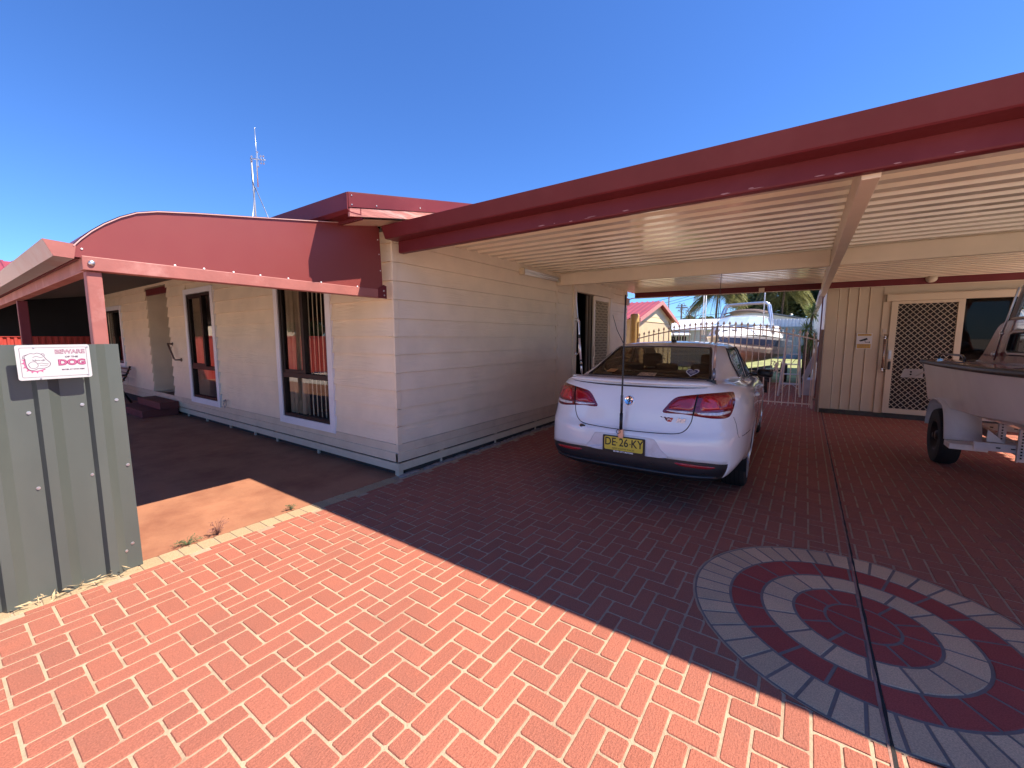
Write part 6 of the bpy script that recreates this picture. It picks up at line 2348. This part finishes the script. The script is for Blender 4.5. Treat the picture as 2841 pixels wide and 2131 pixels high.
# fences and houses behind
bf = thing("steel_fence", "blue grey steel fence across the far end of the lawn", "fence", (-3, 37, 0))
x = -6.6
while x < 1.4:
    g = MB(); g.prism([(x, 37.04, 0), (x + .06, 37.0, 0), (x + .32, 37.0, 0), (x + .40, 37.04, 0)], (0, 0, 2.28)); obj("fence_sheet", g, M("fence_blue", (.17, .21, .26), rough=.5, var=.08), bf); x += .4
g = MB(); g.box(-6.6, 1.4, 36.97, 37.06, 2.28, 2.36); obj("rail", g, MATS["fence_blue"], bf)
gh = thing("grey_gable_house", "pale grey gabled house with a dark roof edge behind the cruiser", "house", (-4.2, 49, 0))
GH = M("gable_grey", (.52, .53, .54), rough=.5, var=.04)
g = MB(); g.prism([(-7.2, 46.8, 0), (-.18, 46.8, 0), (-.18, 46.8, 3.18), (-4.5, 46.8, 4.09), (-7.2, 46.8, 3.43)], (0, 12, 0)); obj("wall", g, GH, gh)
g = MB(); g.prism([(-7.5, 46.4, 3.39), (-4.5, 46.4, 4.13), (.0, 46.4, 3.18), (.0, 46.4, 3.30), (-4.5, 46.4, 4.28), (-7.5, 46.4, 3.52)], (0, 12.6, 0)); obj("roof", g, M("roof_charcoal", (.12, .13, .14), rough=.5), gh)
g = MB(); g.box(-4.53, -4.47, 46.76, 46.8, 2.9, 4.09); obj("cover_strip", g, GH, gh)
g = MB(); g.cyl((-1.35, 49.5, 3.2), (-1.35, 49.5, 3.79), .12, 10); g.cyl((-1.35, 49.5, 3.79), (-1.35, 49.5, 3.93), .24, 12, .09); obj("flue", g, STEEL, gh)
ws = thing("white_shed", "white ribbed shed wall beside the cordylines", "shed", (-1, 40, 0))
for k in range(16):
    x = -3.05 + .235 * k
    g = MB(); g.prism([(x, 39.0, 0), (x + .04, 38.95, 0), (x + .16, 38.95, 0), (x + .20, 39.0, 0)], (0, 0, 3.0)); obj("wall_rib", g, M("white_rib", (.66, .68, .72), rough=.45), ws)
g = MB(); g.box(-3.1, .72, 39.0, 43, 0, 3.0); obj("wall", g, MATS["white_rib"], ws)


# ---- vegetation
def leafmat(name, col, var=.35):
    m, nt, b = _mat(name)
    N, L = nt.nodes, nt.links
    geo = N.new("ShaderNodeNewGeometry")
    ramp = N.new("ShaderNodeValToRGB")
    ramp.color_ramp.elements[0].color = [c * (1 - var) for c in col] + [1]
    ramp.color_ramp.elements[1].color = [c * (1 + var) for c in col] + [1]
    L.new(geo.outputs['Random Per Island'], ramp.inputs[0])
    L.new(ramp.outputs[0], b.inputs['Base Color'])
    b.inputs['Roughness'].default_value = .55
    t = N.new("ShaderNodeBsdfTranslucent")
    L.new(ramp.outputs[0], t.inputs[0])
    mx = N.new("ShaderNodeMixShader"); mx.inputs[0].default_value = .3
    o = [n for n in N if n.type == 'OUTPUT_MATERIAL'][0]
    L.new(b.outputs[0], mx.inputs[1]); L.new(t.outputs[0], mx.inputs[2]); L.new(mx.outputs[0], o.inputs[0])
    MATS[name] = m
    return m


LF_DK = leafmat("leaf_dark", (.025, .055, .015))
LF_MD = leafmat("leaf_mid", (.07, .10, .028))
LF_OL = leafmat("leaf_olive", (.13, .14, .05))
LF_YU = leafmat("leaf_yucca", (.14, .20, .05))
LF_PM = leafmat("leaf_palm", (.19, .19, .065))
BARK = M("bark", (.14, .10, .07), rough=.9, var=.3, scale=8, bump=.6, bscale=15)


def tree(name, label, base, h, rx, rz, n, leaf, ls=.22, trunk=.18, group=None, clumps=14):
    t = thing(name, label, "tree", base, 0, group)
    b = Vector(base)
    mb = MB()
    fork = b + Vector((0, 0, h * .45))
    mb.tube([b + Vector((0, 0, -.1)), b + Vector((.1, .05, h * .25)), fork], [trunk, trunk * .8, trunk * .6], 8)
    cs = []
    for k in range(clumps):
        a = R.uniform(0, 6.28); rr = math.sqrt(R.random())
        c = b + Vector((rx * rr * math.cos(a) * .8, rx * rr * math.sin(a) * .8, h - rz + rz * R.uniform(-.75, .75)))
        cs.append((c, R.uniform(.30, .52) * min(rx, rz)))
        if k % 2 == 0:
            mb.tube([fork, fork.lerp(c, .5) + Vector((0, 0, .15)), c], [trunk * .4, trunk * .25, trunk * .1], 5)
    obj("trunk", mb, BARK, t, smooth=True)
    mb = MB()
    for k in range(n):
        c, r_ = R.choice(cs)
        d = Vector((R.gauss(0, 1), R.gauss(0, 1), R.gauss(0, .8)))
        d = d.normalized() * r_ * R.random() ** .4
        p = c + d
        u = Vector((R.uniform(-1, 1), R.uniform(-1, 1), R.uniform(-.6, .6))).normalized()
        w_ = u.cross(Vector((R.uniform(-1, 1), R.uniform(-1, 1), R.uniform(-1, 1)))).normalized()
        s_ = ls * R.uniform(.6, 1.3)
        mb.add([p - u * s_, p + w_ * s_ * .4, p + u * s_, p - w_ * s_ * .4], [(0, 1, 2, 3)])
    obj("crown", mb, leaf, t, fix=False)
    return t


tree("dark_tree", "dense dark tree over the roofs right of the palm", (1.7, 60, 0), 12.6, 5.6, 5.2, 8000, LF_DK, .36, .4, clumps=28)
tree("dark_tree", "dark tree top behind the palm crown, above the cruiser roll bar", (-6.8, 64, 0), 9.8, 2.8, 2.7, 3000, LF_DK, .34, .3)
tree("leafy_tree", "mid green leafy tree behind the cruiser roll bar", (-3.9, 56, 0), 8.2, 3.1, 2.8, 4000, LF_MD, .3, .3)


def palm(label, base, h, fr, n, mat, droop=1.0):
    t = thing("palm_tree", label, "palm", base)
    b = Vector(base)
    mb = MB()
    mb.tube([b + Vector((.05 * math.sin(k), 0, h * k / 8)) for k in range(9)], [.14 - .006 * k for k in range(9)], 10)
    obj("trunk", mb, BARK, t)
    top_ = b + Vector((0, 0, h))
    for k in range(n):
        a = 2 * math.pi * k / n + R.uniform(-.2, .2)
        el = R.uniform(-.35, 1.15)
        dr = Vector((math.cos(a), math.sin(a), 0))
        mb = MB()
        pts = []
        for q in range(9):
            u = q / 8
            pts.append(top_ + dr * fr * u * math.cos(el * .6) + Vector((0, 0, fr * (math.sin(el) * u - .75 * droop * u * u))))
        mb.tube(pts, [.05, .045, .04, .035, .03, .025, .02, .015, .01], 4, caps=False)
        for q in range(1, 9):
            for m_ in range(4):
                u = (q - 1 + m_ / 4) / 8
                p = pts[q - 1].lerp(pts[q], m_ / 4)
                ln = fr * .34 * math.sin(math.pi * min(1, u * .9 + .08))
                for s_ in (-1, 1):
                    d = (dr.cross(Vector((0, 0, 1))) * s_ + dr * .5 + Vector((0, 0, -.55 + R.uniform(-.15, .15)))).normalized() * ln
                    w_ = dr * .05
                    mb.add([p - w_, p + d * .6 - w_ * .8, p + d, p + d * .6 + w_ * .8, p + w_], [(0, 1, 2, 3, 4)])
        obj("frond", mb, mat, t, fix=False)


palm("tall feathery palm left of the cruiser roll bar", (-8.2, 51, 0), 6.6, 3.3, 44, LF_PM, 1.25)
palm("palm with drooping golden fronds right of the roll bar", (-2.1, 51, 0), 6.7, 3.0, 46, LF_PM, 1.7)
# bare wispy tree
t = thing("bare_tree", "thin bare wispy tree left of the palms", "tree", (-6.3, 30, 0))
g = MB()


def branch(p, d, L_, r_, depth):
    q = p + d * L_
    g.tube([p, p.lerp(q, .5) + Vector((R.uniform(-.04, .04), 0, .03)), q], [r_, r_ * .8, r_ * .6], 4, caps=False)
    if depth:
        for _ in range(3):
            branch(q, (d + Vector((R.uniform(-.8, .8), R.uniform(-.5, .5), R.uniform(-.25, .45)))).normalized(), L_ * .68, r_ * .6, depth - 1)


branch(Vector((-6.3, 30, 0)), Vector((0, 0, 1)), 1.9, .07, 1)
branch(Vector((-6.3, 30, 1.8)), Vector((-.1, 0, 1)), .7, .045, 5)
obj("trunk", g, BARK, t, fix=False)


def yucca(label, base, heads, mat=None):
    t = thing("cordyline", label, "plant", base, 0, "cordylines beside the shed")
    for (dx, dy, h, r_) in heads:
        b = Vector(base) + Vector((dx, dy, 0))
        g = MB(); g.tube([Vector(base), b + Vector((0, 0, h * .5)), b + Vector((0, 0, h))], [.05, .04, .035], 6); obj("stem", g, BARK, t)
        g = MB()
        for k in range(90):
            d = Vector((R.gauss(0, 1), R.gauss(0, 1), R.gauss(.35, .8))).normalized()
            L_ = r_ * R.uniform(.7, 1.1)
            p = b + Vector((0, 0, h))
            tip = p + d * L_ + Vector((0, 0, -.25 * L_ * (1 - d.z)))
            mid = p + d * L_ * .5
            s_ = d.cross(Vector((0, 0, 1)))
            s_ = (s_.normalized() if s_.length > .01 else Vector((1, 0, 0))) * .016
            g.add([p, mid + s_, tip, mid - s_], [(0, 1, 2, 3)])
        obj("leaf_head", g, LF_YU, t, fix=False)


yucca("spiky cordyline beside the pale shed wall, its upper and lower heads in sun", (.12, 16.2, 0), [(0, .2, 2.30, .42), (-.12, -.1, 1.80, .42), (.08, .1, 1.45, .38)])
yucca("low spiky cordyline at the lawn edge beside the blue grey fence", (-.02, 17.4, 0), [(0, 0, .95, .5), (.1, .1, 1.35, .4)])
# hedge of far bush along the skyline
g = MB()
for k in range(5200):
    x = R.uniform(-26, -6)
    hh = 3.9 + .5 * math.sin(x * .9) + .35 * math.sin(x * 2.3 + 1)
    p = Vector((x, 62 + R.uniform(-1.5, 1.5), R.uniform(.6, 1) ** .6 * hh))
    u = Vector((R.uniform(-1, 1), R.uniform(-1, 1), R.uniform(-1, 1))).normalized() * R.uniform(.15, .34)
    w_ = u.cross(Vector((R.random(), R.random(), R.random()))).normalized() * u.length * .6
    g.add([p - u, p + w_, p + u, p - w_], [(0, 1, 2, 3)])
obj("far_bushland", g, LF_OL, None, fix=False, kind='stuff')
# poles and wires
POLE = M("pole_grey", (.16, .14, .13), rough=.8, var=.2)
pl_ = thing("power_pole", "power pole with crossarm and insulators above the far bushes", "power pole", (-14, 60, 0))
g = MB(); g.cyl((-14.0, 60, 0), (-14.0, 60, 6.1), .14, 10, .10); obj("pole", g, POLE, pl_)
g = MB(); g.box(-14.6, -13.4, 59.92, 60.04, 5.80, 5.90); g.box(-14.75, -13.25, 59.9, 60.05, 5.55, 5.68); obj("crossarm", g, POLE, pl_)
g = MB(); g.tube([(-14.4, 59.9, 5.9), (-14.3, 59.9, 6.25), (-14.0, 59.9, 6.0), (-13.7, 59.9, 6.25), (-13.6, 59.9, 5.9)], .04, 5); obj("insulator", g, POLE, pl_)
g = MB(); g.cyl((-15.85, 60.5, 0), (-15.85, 60.5, 8.5), .13, 10, .10)
tag(obj("street_pole", g, M("pole_pale", (.35, .36, .38), rough=.5, metal=.4), None), "plain grey pole left of the power pole, above the red roof", "pole")
for i, (za, zb) in enumerate(((7.6, 5.9), (7.0, 5.75), (6.6, 5.6), (4.75, 4.9))):
    xe = -4 if i < 3 else -9.5
    g = MB(); pts = []
    a, b = Vector((-21.5, 60, za * .78 if i < 3 else 4.7)), Vector((-14, 60, zb)) if False else Vector((-8.0, 60, za + 1.6 if i < 3 else 4.75))
    for k in range(13):
        u = k / 12
        pts.append(a.lerp(b, u) - Vector((0, 0, .35 * math.sin(u * math.pi))))
    g.tube(pts, .025, 4, caps=False)
    tag(obj("power_line", g, BLACK, None), ["thin power line, topmost of the four across the far sky", "thin power line, second from the top across the far sky", "thin power line, third from the top across the far sky", "thin power line low over the far bushes"][i], "power line", "power lines over the yard")

# ================================================================== far left: red fence, neighbour, trees that the windows mirror
rf = thing("red_fence", "red ribbed steel fence beyond the far end of the veranda", "fence", (-18, -5, 0))
RFM = M("fence_red", (.46, .055, .04), rough=.5, var=.06)
y = -15.0
first = None
while y < 3.4:
    if first is None:
        g = MB()
        for k in range(6):
            yy = k * .13
            g.add([(0, yy, 0), (0, yy + .05, 0), (.03, yy + .065, 0), (.03, yy + .115, 0), (0, yy + .13, 0), (0, yy, 1.55), (0, yy + .05, 1.55), (.03, yy + .065, 1.55), (.03, yy + .115, 1.55), (0, yy + .13, 1.55)], [(i, i + 1, 6 + i, 5 + i) for i in range(4)])
        first = g.mesh("fence_sheet", RFM)
    place("fence_sheet", first, rf, (-18, y, 0))
    y += .78
g = MB(); g.box(-18.02, -17.96, -15, 3.4, 1.55, 1.6); obj("rail", g, RFM, rf)
nb = thing("neighbour_house", "neighbouring house whose red roof shows at the far left edge", "house", (-33, 0, 0))
g = MB(); g.box(-40, -28.6, -9, 7, 0, 3.3); obj("wall", g, CREAM, nb)
g = MB()
prof = []
y = -10.0
while y < 8:
    prof += [(y, 0), (y + .24, 0), (y + .27, .05), (y + .36, .05)]; y += .38
g.add([(-28.0, a, 3.3 + b) for a, b in prof] + [(-33.5, a, 5.4 + b) for a, b in prof] + [(-39, a, 3.3 + b) for a, b in prof], [(i, i + 1, len(prof) + i + 1, len(prof) + i) for i in range(len(prof) - 1)] + [(len(prof) + i, len(prof) + i + 1, 2 * len(prof) + i + 1, 2 * len(prof) + i) for i in range(len(prof) - 1)])
obj("roof", g, RED_ROOF, nb, fix=False)
for i, (p, lb) in enumerate((((-21.5, -7.5, 0), "leafy street tree beyond the red fence, nearest the gutter line"), ((-22.5, -12.0, 0), "leafy street tree far beyond the red fence, outside the veranda"))):
    tree("street_tree", lb, p, 3.6, 2.6, 1.3, 2600, LF_MD, .24, .16, "street trees behind the red fence")

# ================================================================== television aerial on the roof
an = thing("tv_aerial", "thin steel television aerial mast with stays on the house roof", "aerial", (-11.05, 5.0, 3.2))
g = MB(); g.tube([(-11.05, 5.0, 3.2), (-11.11, 5.0, 5.05), (-11.13, 5.0, 5.8)], .022, 8); obj("mast", g, M("mast_steel", (.42, .43, .45), rough=.4, metal=.6), an, smooth=True)
g = MB(); g.tube([(-10.92, 5.02, 5.1), (-10.90, 5.02, 5.9), (-10.91, 5.02, 6.42)], [.014, .011, .006], 6); g.ball((-10.91, 5.02, 6.42), .016, 8); obj("whip", g, STEEL, an, smooth=True)
g = MB(); g.tube([(-11.03, 5.0, 5.12), (-10.2, 5.25, 3.3)], .012, 6); g.tube([(-11.03, 5.0, 5.10), (-10.7, 4.6, 3.2)], .010, 6); obj("stay", g, STEEL, an, smooth=True)
g = MB(); g.cyl((-11.16, 5.0, 5.80), (-10.46, 5.0, 5.60), .014, 8)
for k, (u, hh) in enumerate(((.08, .05), (.5, .16), (.72, .08), (.9, .08))):
    p = Vector((-11.16, 5.0, 5.80)).lerp(Vector((-10.46, 5.0, 5.60)), u)
    g.cyl(p + Vector((0, 0, -hh)), p + Vector((0, 0, hh)), .010, 6); g.ball(p + Vector((0, 0, hh)), .022, 6); g.ball(p + Vector((0, 0, -hh)), .022, 6)
obj("antenna_head", g, STEEL, an)
g = MB(); g.tube([(-11.15, 5.0, 5.75), (-11.10, 4.98, 5.3), (-11.04, 4.99, 5.1)], .008, 5); obj("aerial_cable", g, BLACK, an)
